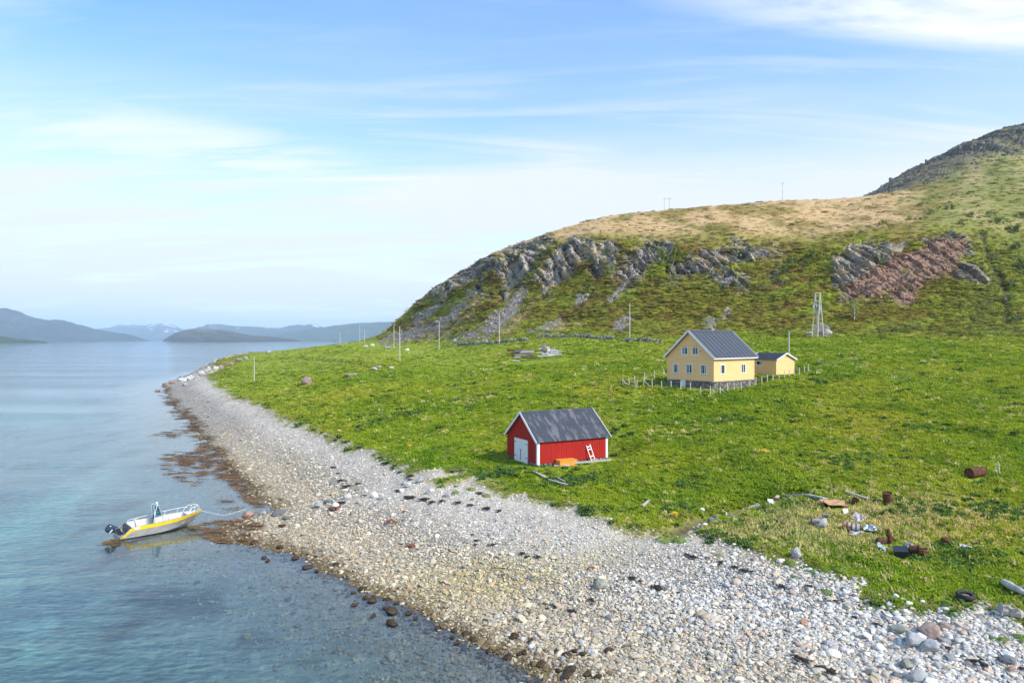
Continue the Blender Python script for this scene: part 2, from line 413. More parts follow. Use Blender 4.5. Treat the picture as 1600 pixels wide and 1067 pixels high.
class MB:
    """collects shapes; build() links them as one mesh object"""
    def __init__(s): s.v = []; s.f = []

    def add(s, v, f):
        n = len(s.v); s.v += [tuple(p) for p in v]; s.f += [tuple(i + n for i in q) for q in f]; return s

    def box(s, c, size, rot=None, taper=1.0):
        hx, hy, hz = size[0] / 2, size[1] / 2, size[2] / 2
        v = [Vector((x * (taper if z > 0 else 1), y * (taper if z > 0 else 1), z)) for z in (-hz, hz) for x, y in ((-hx, -hy), (hx, -hy), (hx, hy), (-hx, hy))]
        if rot is not None:
            M = Euler(rot).to_matrix(); v = [M @ p for p in v]
        c = Vector(c)
        return s.add([p + c for p in v], [(3, 2, 1, 0), (4, 5, 6, 7), (0, 1, 5, 4), (1, 2, 6, 5), (2, 3, 7, 6), (3, 0, 4, 7)])

    def bx(s, x0, x1, y0, y1, z0, z1):
        return s.box(((x0 + x1) / 2, (y0 + y1) / 2, (z0 + z1) / 2), (abs(x1 - x0), abs(y1 - y0), abs(z1 - z0)))

    def tube(s, pts, r, n=6, r2=None, cap=True):
        pts = [Vector(p) for p in pts]; k = len(pts); v = []
        for i, p in enumerate(pts):
            t = (pts[min(i + 1, k - 1)] - pts[max(i - 1, 0)]).normalized()
            a = t.orthogonal().normalized() if abs(t.z) > 0.95 else Vector((0, 0, 1)).cross(t).normalized()
            b = t.cross(a)
            rr = (r[i] if isinstance(r, (list, tuple)) else (r if r2 is None else r + (r2 - r) * i / max(k - 1, 1)))
            v += [p + (a * math.cos(2 * math.pi * j / n) + b * math.sin(2 * math.pi * j / n)) * rr for j in range(n)]
        f = [(i * n + j, i * n + (j + 1) % n, (i + 1) * n + (j + 1) % n, (i + 1) * n + j) for i in range(k - 1) for j in range(n)]
        if cap: f += [tuple(range(n - 1, -1, -1)), tuple((k - 1) * n + j for j in range(n))]
        return s.add(v, f)

    def lathe(s, prof, n=16, c=(0, 0, 0), rot=None, cap=True):
        """prof: (r, z) pairs"""
        M = Euler(rot).to_matrix() if rot is not None else Matrix.Identity(3); c = Vector(c)
        v = [M @ Vector((r * math.cos(2 * math.pi * j / n), r * math.sin(2 * math.pi * j / n), z)) + c for r, z in prof for j in range(n)]
        k = len(prof)
        f = [(i * n + j, i * n + (j + 1) % n, (i + 1) * n + (j + 1) % n, (i + 1) * n + j) for i in range(k - 1) for j in range(n)]
        if cap: f += [tuple(range(n - 1, -1, -1)), tuple((k - 1) * n + j for j in range(n))]
        return s.add(v, f)

    def rock(s, c, size, seed=0, sub=2, rough=0.25, rot=None, cut=0.0):
        v, f = rock_data(seed, sub, rough, cut)
        M = Euler(rot if rot is not None else (0, 0, seed * 1.7)).to_matrix(); c = Vector(c)
        return s.add([M @ Vector((p[0] * size[0], p[1] * size[1], p[2] * size[2])) + c for p in v], f)

    def mesh(s, name, mt=None, smooth=False):
        me = bpy.data.meshes.new(name); me.from_pydata(s.v, [], s.f); me.update()
        if mt: me.materials.append(mt)
        if smooth: me.polygons.foreach_set('use_smooth', [True] * len(me.polygons))
        return me

    def build(s, name, mt, parent=None, smooth=False, loc=None, rot=None):
        o = bpy.data.objects.new(name, s.mesh(name, mt, smooth)); COL.objects.link(o)
        if parent: o.parent = parent
        if loc is not None: o.location = loc
        if rot is not None: o.rotation_euler = rot
        return o


_rk = {}


def rock_data(seed, sub=2, rough=0.25, cut=0.0):
    key = (seed, sub, rough, cut)
    if key in _rk: return _rk[key]
    bm = bmesh.new(); bmesh.ops.create_icosphere(bm, subdivisions=sub, radius=1)
    co = np.array([v.co[:] for v in bm.verts]); fa = [tuple(v.index for v in f.verts) for f in bm.faces]; bm.free()
    r_ = np.random.default_rng(seed + 100)
    for _ in range(int(4 + 8 * cut) if cut else 3):                 # flatten a few facets
        n = r_.normal(size=3); n /= np.linalg.norm(n); d = r_.uniform(0.55, 0.85)
        h = co @ n; k = np.maximum(h - d, 0); co = co - k[:, None] * n * 0.85
    co = co * (1 + rough * fbm(co[:, 0] * 1.3 + seed * 3.1, co[:, 1] * 1.3, co[:, 2] * 1.3, o=3))[:, None]
    _rk[key] = ([tuple(p) for p in co], fa)
    return _rk[key]


def thing(name, label, cat, loc=(0, 0, 0), rotz=0.0, group=None, rot=None):
    o = bpy.data.objects.new(name, None); COL.objects.link(o)
    o.empty_display_size = 0.3
    o.location = loc; o.rotation_euler = rot if rot is not None else (0, 0, rotz)
    return tag(o, label, cat, group)


def grid_mesh(name, X, Y, Z, mt, col=None, attrs=None, smooth=True):
    n, m = X.shape
    me = bpy.data.meshes.new(name)
    co = np.stack([X, Y, Z], -1).reshape(-1, 3).astype(np.float32)
    idx = np.arange(n * m).reshape(n, m)
    q = np.stack([idx[:-1, :-1], idx[1:, :-1], idx[1:, 1:], idx[:-1, 1:]], -1).reshape(-1, 4)
    me.vertices.add(len(co)); me.vertices.foreach_set('co', co.ravel())
    me.loops.add(q.size); me.loops.foreach_set('vertex_index', q.ravel().astype(np.int32))
    me.polygons.add(len(q)); me.polygons.foreach_set('loop_start', (np.arange(len(q)) * 4).astype(np.int32))
    me.polygons.foreach_set('use_smooth', np.full(len(q), smooth) if isinstance(smooth, bool) else smooth)
    me.update(calc_edges=True)
    if col is not None:
        a = me.attributes.new('col', 'FLOAT_COLOR', 'POINT')
        a.data.foreach_set('color', np.concatenate([col.reshape(-1, 3), np.ones((len(co), 1))], 1).astype(np.float32).ravel())
    for k, v in (attrs or {}).items():
        a = me.attributes.new(k, 'FLOAT', 'POINT'); a.data.foreach_set('value', v.reshape(-1).astype(np.float32))
    me.materials.append(mt)
    o = bpy.data.objects.new(name, me); COL.objects.link(o)
    return o

# ------------------------------------------------------------------ terrain mesh
cols = np.concatenate([np.arange(-700, 230, 14.0), np.arange(230, 1640, 2.5), np.arange(1640, 2601, 14.0)])
ROWS = [120, 65, 60, 65, 70, 75, 50, 40, 8, 45, 5]
rows = []
for k, n in enumerate(ROWS):
    rows.append(k + np.arange(n) / n)
rows = np.concatenate(rows + [[KN - 1.001]])
kdc = np.stack([np.interp(cols, PXT, KD[:, k]) for k in range(KN)], 1)
DD = np.stack([np.exp(np.interp(rows, np.arange(KN), np.log(kdc[i]))) for i in range(len(cols))])
DD = np.maximum(DD, 10.1)
TX = (cols[:, None] - 800) / F * DD; TY = DD.copy()
_r = ground(TX.ravel(), TY.ravel(), True)
TZ, TS, Tt, TPX, TG, TST, TGU, TGM, THILL, TPAD = [a.reshape(TX.shape) for a in _r]
_bz = base_height(TX.ravel(), TY.ravel())[0].reshape(TX.shape)
TPY = HZ - F * (_bz - CAM_H) / TY                                   # bearing/elevation of each ground point, to read the survey outlines


def pmask(polys, soft=6.0, wob=8.0, fx=0.035, seed=0.0):
    w = fbm(TPX * fx + seed, TPY * fx + seed, o=4) * wob
    m = np.zeros(TX.shape)
    for p in polys:
        xs = [q[0] for q in p]; ys = [q[1] for q in p]
        sel = (TPX > min(xs) - 30) & (TPX < max(xs) + 30) & (TPY > min(ys) - 30) & (TPY < max(ys) + 30)
        d = sdist(TPX[sel], TPY[sel], p) + w[sel]
        m[sel] = np.maximum(m[sel], sstep(-soft, soft, d))
    return m


CLIFF = [[(640, 475), (665, 455), (690, 440), (720, 420), (750, 402), (780, 392), (830, 375), (850, 368), (870, 378), (850, 395), (835, 420), (815, 440), (790, 462), (778, 458),
          (790, 432), (770, 420), (745, 430), (720, 450), (700, 462), (690, 452), (665, 465), (650, 478)],
         [(838, 440), (835, 428), (868, 385), (900, 370), (930, 378), (962, 376), (968, 400), (950, 430), (930, 434), (925, 405), (900, 415), (880, 440), (860, 447)],
         [(972, 442), (985, 425), (998, 382), (1040, 378), (1050, 395), (1012, 420), (1000, 434)],
         [(1053, 416), (1080, 392), (1130, 385), (1190, 383), (1216, 395), (1180, 406), (1140, 410), (1105, 426), (1080, 434)],
         [(1112, 432), (1140, 420), (1166, 430), (1166, 452), (1130, 454)],
         [(1298, 442), (1300, 408), (1325, 384), (1370, 376), (1402, 383), (1425, 376), (1385, 410), (1345, 440), (1320, 468)],
         [(1486, 432), (1505, 412), (1530, 414), (1557, 441), (1530, 442)], [(1420, 380), (1480, 363), (1513, 367), (1521, 397), (1505, 395), (1490, 378)],
         [(1312, 470), (1325, 450), (1345, 452), (1340, 468)]]
RED = [[(1315, 462), (1345, 430), (1400, 400), (1440, 385), (1480, 368), (1508, 375), (1510, 400), (1480, 430), (1440, 450), (1425, 478), (1390, 470), (1350, 466)]]
SCREE = [[(832, 438), (824, 450), (816, 478), (796, 505), (762, 528), (730, 538), (690, 540), (738, 515), (780, 488), (800, 462), (816, 445)],
         [(744, 455), (732, 475), (714, 498), (690, 515), (650, 532), (600, 540), (585, 536), (620, 518), (670, 505), (700, 490), (722, 468)],
         [(878, 496), (868, 510), (840, 524), (822, 520), (850, 508)], [(992, 489), (980, 510), (956, 524), (960, 508), (975, 494)],
         [(985, 438), (965, 465), (950, 469), (957, 449)], [(924, 456), (915, 472), (898, 475), (904, 460)],
         [(1092, 516), (1104, 496), (1120, 499), (1116, 516)], [(1118, 502), (1142, 484), (1132, 502)], [(1256, 526), (1275, 510), (1296, 511), (1302, 526)],
         [(640, 500), (690, 470), (700, 476), (650, 506)]]
TAN = [[(590, 538), (640, 520), (700, 500), (740, 470), (752, 470), (735, 505), (700, 530), (640, 540)], [(1150, 440), (1170, 430), (1172, 452), (1150, 465)], [(770, 520), (830, 470), (836, 476), (800, 525)], [(700, 535), (760, 500), (800, 490), (790, 515), (750, 535)], [(830, 523), (870, 500), (900, 505), (860, 524)]]
cliff = pmask(CLIFF, 4, 14, 0.05); red = pmask(RED, 5, 14, 0.05, 3.0); scree = pmask(SCREE, 3, 9, 0.06, 9.0); tan_ = pmask(TAN, 6, 14, 0.05, 5.0)
band = sstep(4.75, 5.1, Tt) * (1 - sstep(6.0, 6.25, Tt)) * THILL * sstep(600, 650, TPX) * (1 - sstep(1180, 1240, TPX))
rk_n = fbm(TPX * 0.030, TPY * 0.022, o=4)
rock = np.clip(np.maximum(cliff * sstep(-0.38, 0.0, rk_n + 0.15), band * sstep(0.05, 0.3, rk_n)), 0, 1)
farcrag = sstep(9.25, 9.6, Tt) * sstep(1250, 1330, TPX)
rock = np.maximum(rock, farcrag * sstep(-0.12, 0.18, fbm(TX * 0.03, TZ * 0.05, TY * 0.02, o=5)) * 0.9)
rock *= (1 - 0.85 * red)
crest = sstep(7.6, 8.0, Tt) * (1 - sstep(8.2, 8.5, Tt)) * (TPX > 620) * (TPX < 1340)
rock = np.maximum(rock, crest * sstep(0.12, 0.35, fbm(TX * 0.12, TY * 0.05, o=4)))
gully = np.exp(-(np.maximum(TGU + 0.9 * fbm(TX * 0.3, TY * 0.3, o=3), 0) / 0.75) ** 2) * sstep(4, 4.2, Tt) * 0.75
coastrock = sstep(205, 235, TY) * (1 - sstep(9, 15, TS + 4 * fbm(TX * 0.1, TY * 0.1, o=3))) * (TS > -2) * (TPX < 620)
# broken rock faces: ledges and clefts pushed out of the slope, plus blocky screes
def worley(x, y):
    xi, yi = np.floor(x).astype(int), np.floor(y).astype(int); f1 = np.full(x.shape, 9.0); f2 = np.full(x.shape, 9.0); idn = np.zeros(x.shape, int)
    for dx in (-1, 0, 1):
        for dy in (-1, 0, 1):
            h = _P[_P[(xi + dx) & 511] + ((yi + dy) & 511)]; px_ = xi + dx + (h % 97) / 97.0; py_ = yi + dy + (h % 89) / 89.0
            d = np.hypot(x - px_, y - py_); n_ = d < f1
            f2 = np.where(n_, f1, np.minimum(f2, d)); idn = np.where(n_, h, idn); f1 = np.where(n_, d, f1)
    return f1, f2 - f1, (idn % 101) / 101.0


_wz = fbm(TX * 0.1, TY * 0.05, o=2)
_q1 = TX * 0.34 + TY * 0.12 + 0.6 * _wz; _q2 = TZ * 0.075 + 0.14 * TX * 0.26
_w1 = worley(_q1, _q2); _w2 = worley(_q1 * 2.7 + 5, _q2 * 2.4 + 3)
joint = (_w1[2] - 0.5) * 2.4 + (_w2[2] - 0.5) * 1.3 - 1.0 * np.exp(-(_w1[1] / 0.10) ** 2)
crack = 1 - np.abs(fbm(TX * 0.16, TY * 0.05 + 3, TZ * 0.05, o=3)) * 3.2
blk = np.abs(fbm(TX * 0.35, TY * 0.2, TZ * 0.35, o=4))
rkm = np.maximum(rock, 0.6 * red)
push = rkm * (0.75 * joint + 1.0 * fbm(TX * 0.11, TY * 0.05, TZ * 0.07, o=4) - 0.4 * np.clip(crack, 0, 1) + 1.0 * blk) * np.where(farcrag > 0.1, 3.5, 1.15)
TYd = TY - push * 1.5; TZ = TZ + push * 0.35
TZ = TZ + (scree * 0.6 + red * 0.9) * np.abs(fbm(TX * 0.6, TY * 0.5, o=3)) * (THILL > 0.1)
TZ = TZ + coastrock * np.abs(fbm(TX * 0.2, TY * 0.2, o=4)) * 3.0 * (TS > 0.5)

# surface colours (ground cover, plus shade put between the near pebbles)
n1 = fbm(TX * 0.045, TY * 0.03, o=4); n2 = fbm(TX * 0.30, TY * 0.22, o=4); n3 = fbm(TX * 1.3, TY * 0.9, o=3); n4 = fbm(TX * 0.012 + 5, TY * 0.012, o=3)
c = np.zeros(TX.shape + (3,)) + np.array([0.175, 0.225, 0.018])
c = mixc(c, np.array([0.25, 0.27, 0.030]), sstep(-0.1, 0.35, n1) * 0.7)
c = mixc(c, np.array([0.085, 0.14, 0.016]), sstep(0.0, 0.4, n2) * 0.75)
c = mixc(c, np.array([0.24, 0.20, 0.085]), sstep(0.22, 0.5, n3 + 0.3 * n1) * 0.5)
c = mixc(c, np.array([0.24, 0.285, 0.042]), sstep(105, 190, TY) * 0.55 * (1 - THILL))
tpath = np.exp(-(pline_dist(TX, TY, PATH) / 1.1) ** 2)
c = mixc(c, np.array([0.24, 0.30, 0.035]), tpath * 0.6)
c = mixc(c, np.array([0.16, 0.12, 0.04]), np.exp(-(pline_dist(TX, TY, DITCH) / 1.2) ** 2) * 0.7)
fieldcol = c
# hill: heath in olive, moss green and brown steps, straw on the plateau
wx = TPX * 0.016; wy = (TPY + 0.22 * TPX) * 0.075
h1 = fbm(wx, wy, o=5); h2 = fbm(TPX * 0.05, (TPY + 0.2 * TPX) * 0.22 + 7, o=4); h3 = fbm(TPX * 0.008 + 3, TPY * 0.014, o=3)
hc = np.zeros(TX.shape + (3,)) + np.array([0.165, 0.160, 0.022])
hc = mixc(hc, np.array([0.155, 0.098, 0.030]), sstep(0.0, 0.35, h1 + 0.2 * h2) * 0.8)
hc = mixc(hc, np.array([0.180, 0.225, 0.022]), sstep(0.05, 0.4, -h1 + 0.4 * h3 + 0.2 * h2) * 0.8)
hc = mixc(hc, np.array([0.062, 0.058, 0.018]), sstep(0.12, 0.38, h2) * 0.75)
top = sstep(5.95, 6.5, Tt)
straw = sstep(-0.30, 0.10, fbm(TPX * 0.012, TPY * 0.05, o=4) + 0.35 * fbm(TPX * 0.05, TPY * 0.3, o=3) + 0.30 * sstep(1150, 850, TPX) - 0.16 * sstep(1280, 1500, TPX))
pc = mixc(hc * 0 + np.array([0.215, 0.160, 0.050]), np.array([0.43, 0.30, 0.155]), straw)
pc = mixc(pc, np.array([0.16, 0.145, 0.04]), sstep(0.1, 0.4, fbm(TPX * 0.02 + 9, TPY * 0.08, o=3)) * 0.8)
pc = mixc(pc, np.array([0.13, 0.175, 0.035]), sstep(1380, 1520, TPX + 80 * n1 + 160 * (fbm(TPX * 0.02, TPY * 0.06, o=3))) * 0.58)
hc = mixc(hc, pc, top)
hc = mixc(hc, np.array([0.36, 0.275, 0.15]), np.clip(tan_ * sstep(-0.3, 0.2, h2), 0, 1) * 0.85)
fgreen = sstep(1440, 1560, TPX) * (1 - top)
hc = mixc(hc, np.array([0.085, 0.135, 0.022]), fgreen * 0.6 * sstep(-0.4, 0.2, h1))
c = mixc(fieldcol, hc, sstep(3.97, 4.12, Tt + 0.08 * n1) * sstep(8, 20, TZ))
rn = fbm(TX * 0.55 + 0.1 * TZ, TY * 0.15, TZ * 0.22, o=5)
rc = mixc(np.zeros(TX.shape + (3,)) + np.array([0.30, 0.265, 0.225]), np.array([0.085, 0.078, 0.072]), sstep(-0.10, 0.22, rn))
rc = mixc(rc, np.array([0.36, 0.275, 0.16]), sstep(0.0, 0.25, fbm(TX * 0.35 + 40, TY * 0.2, TZ * 0.35, o=4)) * 0.8)
rc = mixc(rc, np.array([0.10, 0.11, 0.03]), sstep(0.1, 0.3, fbm(TX * 0.18 + 70, TY * 0.1, TZ * 0.25, o=4)) * 0.85)
rc = rc * (0.72 + 0.55 * _w2[2] + 0.2 * _w1[2])[..., None]
c = mixc(c, rc, rock)
fcn = fbm(TX * 0.11, TZ * 0.16, TY * 0.06, o=5)
c = mixc(c, mixc(np.zeros(TX.shape + (3,)) + np.array([0.085, 0.078, 0.066]), np.array([0.20, 0.165, 0.085]), sstep(-0.15, 0.25, fcn)), farcrag * sstep(9.3, 9.55, Tt + 0.3 * fcn) * 0.92)
c = mixc(c, mixc(np.zeros(TX.shape + (3,)) + np.array([0.27, 0.235, 0.20]), np.array([0.13, 0.115, 0.105]), sstep(-0.2, 0.3, fbm(TX * 0.9, TY * 0.6, o=3))), scree * sstep(-0.35, 0.05, h2 + 0.25 * n2))
c = mixc(c, mixc(np.zeros(TX.shape + (3,)) + np.array([0.30, 0.18, 0.125]), np.array([0.13, 0.085, 0.07]), sstep(0.0, 0.3, fbm(TPX * 0.03, (TPY + 0.45 * TPX) * 0.12, o=4))), red * sstep(-0.5, -0.05, fbm(TX * 0.2, TY * 0.15, o=4)) * 0.95)
c = mixc(c, np.array([0.045, 0.038, 0.03]), np.clip(gully, 0, 1))
c = mixc(c, np.array([0.105, 0.075, 0.025]), sstep(190, 225, TY) * (1 - sstep(8, 26, TS + 6 * n1)) * (TPX < 560) * 0.8)
c = mixc(c, rc * 1.25, np.clip(coastrock * sstep(-0.15, 0.15, n2 + 0.25), 0, 1))
# shore: dry pale shingle above, browner and weedy below the tide mark
sh = np.zeros(TX.shape + (3,)) + np.array([0.46, 0.42, 0.365])
sh = mixc(sh, np.array([0.24, 0.22, 0.19]), (1 - sstep(60, 110, TY)) * (1 - sstep(6, 11, TS + 2 * n1) * sstep(36, 44, TY)))  # near ground darkened: shade of the gaps between pebbles put into the colour
sh = mixc(sh, np.array([0.34, 0.29, 0.21]), 1 - sstep(2.0, 9.0, TS + 2.5 * n1))
sh = mixc(sh, np.array([0.26, 0.255, 0.25]), sstep(75, 120, TY) * (1 - sstep(4, 12, TS + 3 * n1)) * 0.7)
sh = sh * np.array([1.06, 1.03, 0.97])
sh = mixc(sh, np.array([0.18, 0.17, 0.16]), sstep(0.0, 0.4, n3 + 0.6 * n2) * 0.45)
sh = mixc(sh, np.array([0.10, 0.065, 0.02]), (1 - sstep(0.0, 1.6, TS + 1.2 * n2)) * 0.8)
# sea bed: cobbles, brown weed, pale sand further out
bed = np.zeros(TX.shape + (3,)) + np.array([0.33, 0.33, 0.265])
bed = mixc(bed, np.array([0.52, 0.50, 0.42]), sstep(0.1, 0.4, n3) * 0.6)
bed = mixc(bed, np.array([0.10, 0.085, 0.045]), sstep(0.0, 0.35, fbm(TX * 0.16, TY * 0.16, o=4)) * np.where(TS > -6, 0.4, 0.75))
sand = [[(-60, 840), (40, 800), (120, 755), (175, 730), (150, 775), (80, 830), (0, 870)], [(-100, 640), (60, 610), (150, 640), (60, 680)], [(20, 980), (80, 965), (70, 985)], [(-40, 900), (60, 890), (80, 905), (0, 930)], [(30, 1005), (75, 1015), (40, 1030)]]
bed = mixc(bed, np.array([0.62, 0.60, 0.46]), pmask(sand, 18, 30, 0.03) * (TS < -8) * 0.9)
# out of the polygons' reach: scattered sand further out
shore = mixc(bed, sh, sstep(-0.8, 0.2, TS))
gmask = sstep(-0.25, 0.25, TG + 0.5 * n3 + 1.9 * fbm(TX * 0.42 + 11, TY * 0.35, o=4) * np.clip(TY / 45, 0.8, 2.2) - 0.15) * (TZ > 0.25)
c = mixc(shore, c, gmask)
c = mixc(c, np.array([0.27, 0.235, 0.11]), np.exp(-((TG - 0.5) / 1.3) ** 2) * 0.6 * (TS > 2) * (TY < 160))
c = mixc(c, np.array([0.075, 0.055, 0.035]), np.exp(-(TST / 0.55) ** 2) * (TG > 0) * 0.9)
c = np.where((gmask * (1 - rock) * (1 - scree) * (1 - red) * (1 - farcrag) > 0.5)[..., None], c * np.array([1.14, 1.12, 1.05]), c)
TCOL = np.clip(c, 0.01, 0.9)
smooth_q = ~((0.25 * (rkm[1:, 1:] + rkm[:-1, :-1] + rkm[1:, :-1] + rkm[:-1, 1:])) > 0.25)

m_ground = mat('ground_cover', attr=('col', 'GEOMETRY'), rough=0.95, spec=0.1, noise=(2.2, 0.30, 6), bump=(4.0, 0.5, 0.12), coord='Object')
terrain = grid_mesh('terrain', TX, TYd, TZ, m_ground, col=TCOL, smooth=smooth_q.ravel())
tag(terrain, 'green coastal slope rising from the pebble shore to the rocky hill', 'terrain', kind='structure')

# ------------------------------------------------------------------ water
m_water = bpy.data.materials.new('sea_water'); m_water.use_nodes = True


def water_nodes():
    N, L = m_water.node_tree.nodes, m_water.node_tree.links
    N.clear(); out = nn(N, 'ShaderNodeOutputMaterial')
    dep = nn(N, 'ShaderNodeAttribute', attribute_name='depth').outputs['Fac']
    calm = nn(N, 'ShaderNodeAttribute', attribute_name='calm').outputs['Fac']

    def M(op, a, b=None, c=None):
        m = nn(N, 'ShaderNodeMath', operation=op)
        for i, v in enumerate((a, b, c)):
            if v is None: continue
            if isinstance(v, (int, float)): m.inputs[i].default_value = v
            else: L.new(v, m.inputs[i])
        return m.outputs[0]
    # Beer-Lambert loss down to the bed and back
    ch = [M('EXPONENT', M('MULTIPLY', dep, -k)) for k in (0.44, 0.115, 0.105)]
    T = nn(N, 'ShaderNodeCombineColor')
    for i in range(3): L.new(ch[i], T.inputs[i])
    inv = nn(N, 'ShaderNodeInvert'); L.new(T.outputs[0], inv.inputs['Color'])
    sc = nn(N, 'ShaderNodeMix', data_type='RGBA', blend_type='MULTIPLY'); sc.inputs['Factor'].default_value = 1
    L.new(inv.outputs[0], sc.inputs['A']); sc.inputs['B'].default_value = (0.065, 0.20, 0.24, 1)
    tr = nn(N, 'ShaderNodeBsdfTransparent'); L.new(T.outputs[0], tr.inputs['Color'])
    df = nn(N, 'ShaderNodeBsdfDiffuse'); L.new(sc.outputs['Result'], df.inputs['Color'])
    body = nn(N, 'ShaderNodeAddShader'); L.new(tr.outputs[0], body.inputs[0]); L.new(df.outputs[0], body.inputs[1])
    geo = nn(N, 'ShaderNodeNewGeometry')

    def wave(scale, stretch, rot, detail=3):
        mp = nn(N, 'ShaderNodeMapping'); mp.inputs['Scale'].default_value = stretch; mp.inputs['Rotation'].default_value = (0, 0, rot)
        L.new(geo.outputs['Position'], mp.inputs[0])
        t = nn(N, 'ShaderNodeTexNoise'); t.inputs['Scale'].default_value = scale; t.inputs['Detail'].default_value = detail
        L.new(mp.outputs[0], t.inputs['Vector'])
        return t.outputs['Fac']
    w1 = wave(2.6, (0.55, 1.2, 1), 0.35, 3); w2 = wave(0.65, (0.5, 1.3, 1), 0.2, 3); w3 = wave(0.10, (0.4, 1.6, 1), 0.1, 2)
    gust = nn(N, 'ShaderNodeMapRange', interpolation_type='SMOOTHSTEP'); gust.inputs['From Min'].default_value = 0.35; gust.inputs['From Max'].default_value = 0.65
    L.new(wave(0.018, (0.35, 1.6, 1), -0.15, 4), gust.inputs['Value'])
    g = M('MULTIPLY', M('MULTIPLY_ADD', gust.outputs[0], 0.6, 0.25), M('SUBTRACT', 1.0, calm))
    hgt = M('MULTIPLY', M('ADD', M('MULTIPLY', w1, 0.065), M('ADD', M('MULTIPLY', w2, 0.14), M('MULTIPLY', w3, 0.22))), g)
    bp = nn(N, 'ShaderNodeBump'); bp.inputs['Strength'].default_value = 1.0; bp.inputs['Distance'].default_value = 1.0
    L.new(hgt, bp.inputs['Height'])
    gl = nn(N, 'ShaderNodeBsdfGlossy'); gl.inputs['Roughness'].default_value = 0.04
    gl.inputs['Color'].default_value = (0.92, 0.96, 1.0, 1)
    L.new(bp.outputs[0], gl.inputs['Normal'])
    fr = nn(N, 'ShaderNodeFresnel'); fr.inputs['IOR'].default_value = 1.33; L.new(bp.outputs[0], fr.inputs['Normal'])
    mx = nn(N, 'ShaderNodeMixShader'); L.new(fr.outputs[0], mx.inputs[0]); L.new(body.outputs[0], mx.inputs[1]); L.new(gl.outputs[0], mx.inputs[2])
    L.new(mx.outputs[0], out.inputs[0])


water_nodes()
wp = np.concatenate([np.arange(-2600, -700, 60.0), np.arange(-700, 1100, 10.0), np.arange(1100, 3401, 60.0)])
wd = np.concatenate([np.exp(np.linspace(math.log(9), math.log(700), 330)), np.exp(np.linspace(math.log(720), math.log(19000), 40))])
WX = (wp[:, None] - 800) / F * wd[None, :]; WY = np.repeat(wd[None, :], len(wp), 0)
_z, _s, _, _ = base_height(WX.ravel(), WY.ravel())
_dep = np.where(WY.ravel() < 1000, np.maximum(-_z, 0.0), 8.0); _dep = np.maximum(_dep, 8.0 * sstep(-0.1, 0.9, (np.abs(WX.ravel()) - 350) / 300))
_calm = sstep(-17, -3, _s + 3 * fbm(WX.ravel() * 0.05, WY.ravel() * 0.05, o=2)) * 0.88
water = grid_mesh('sea_water', WX, WY, WX * 0, m_water, attrs={'depth': _dep, 'calm': _calm})
tag(water, 'clear blue fjord water, shallow over stones near the beach', 'water', kind='structure')

# deep sea bed out to the horizon, under the water
m_deep = mat('deep_bed', (0.05, 0.06, 0.05), noise=(0.05, 0.3, 3))
MB().add([(-45000, 5, -9), (45000, 5, -9), (45000, 19000, -9), (-45000, 19000, -9)], [(0, 1, 2, 3)]).build('sea_bed', m_deep)['kind'] = 'structure'

# ------------------------------------------------------------------ far shores
def far_land(name, d, prof, mt, label, depth=0.25, seed=1, rough=1.0, pcol=None):
    """ridge at distance d (m): prof = (px, py) skyline, both slopes built, foot in the water"""
    xs = np.array([p[0] for p in prof], float); ys = np.array([p[1] for p in prof], float)
    px = np.linspace(xs[0], xs[-1], 240)
    hgt = np.maximum((HZ - np.interp(px, xs, ys)) / F * d + CAM_H, 0)
    k = np.ones(7) / 7; hgt = np.convolve(np.pad(hgt, 3, mode='edge'), k, mode='valid')
    v = np.linspace(-1, 1, 60)
    X = (px[:, None] - 800) / F * d * np.ones((1, 60)); Y = d + v[None, :] * d * depth * np.clip(hgt[:, None] / hgt.max() + 0.25, 0, 1)
    prf = np.where(v < 0, (1 + v) ** 1.15, (1 - v) ** 1.0)
    sc_ = d / 60.0
    Z = hgt[:, None] * prf[None, :] * (1 + rough * (1 - np.abs(prf)[None, :] * 0.9) * fbm(X / sc_ / 3 + seed, Y / sc_ / 3, o=5)) - 2.0
    Z += rough * hgt[:, None] * 0.10 * fbm(X / sc_ + seed, Y / sc_, o=4)
    X = X * (Y / d)
    n = fbm(X / sc_ + seed, Y / sc_, o=4)
    a, b = [np.array(q) for q in (pcol or ((0.065, 0.075, 0.065), (0.105, 0.10, 0.10)))]
    C = mixc(np.zeros(X.shape + (3,)) + a, b, sstep(-0.1, 0.35, n + 0.5 * (Z / hgt.max() - 0.4)))
    if seed in (2, 5, 3):
        C = mixc(C, np.array([0.85, 0.87, 0.9]), sstep(0.22, 0.36, fbm(X / sc_ * 0.9 + 8, Y / sc_ * 1.3, o=4) + 0.55 * (Z / hgt.max() - (0.62 if seed == 2 else 0.85))))
    o = grid_mesh(name, X, Y, Z, mt, col=C)
    tag(o, label, 'hills', kind='structure')
    return o


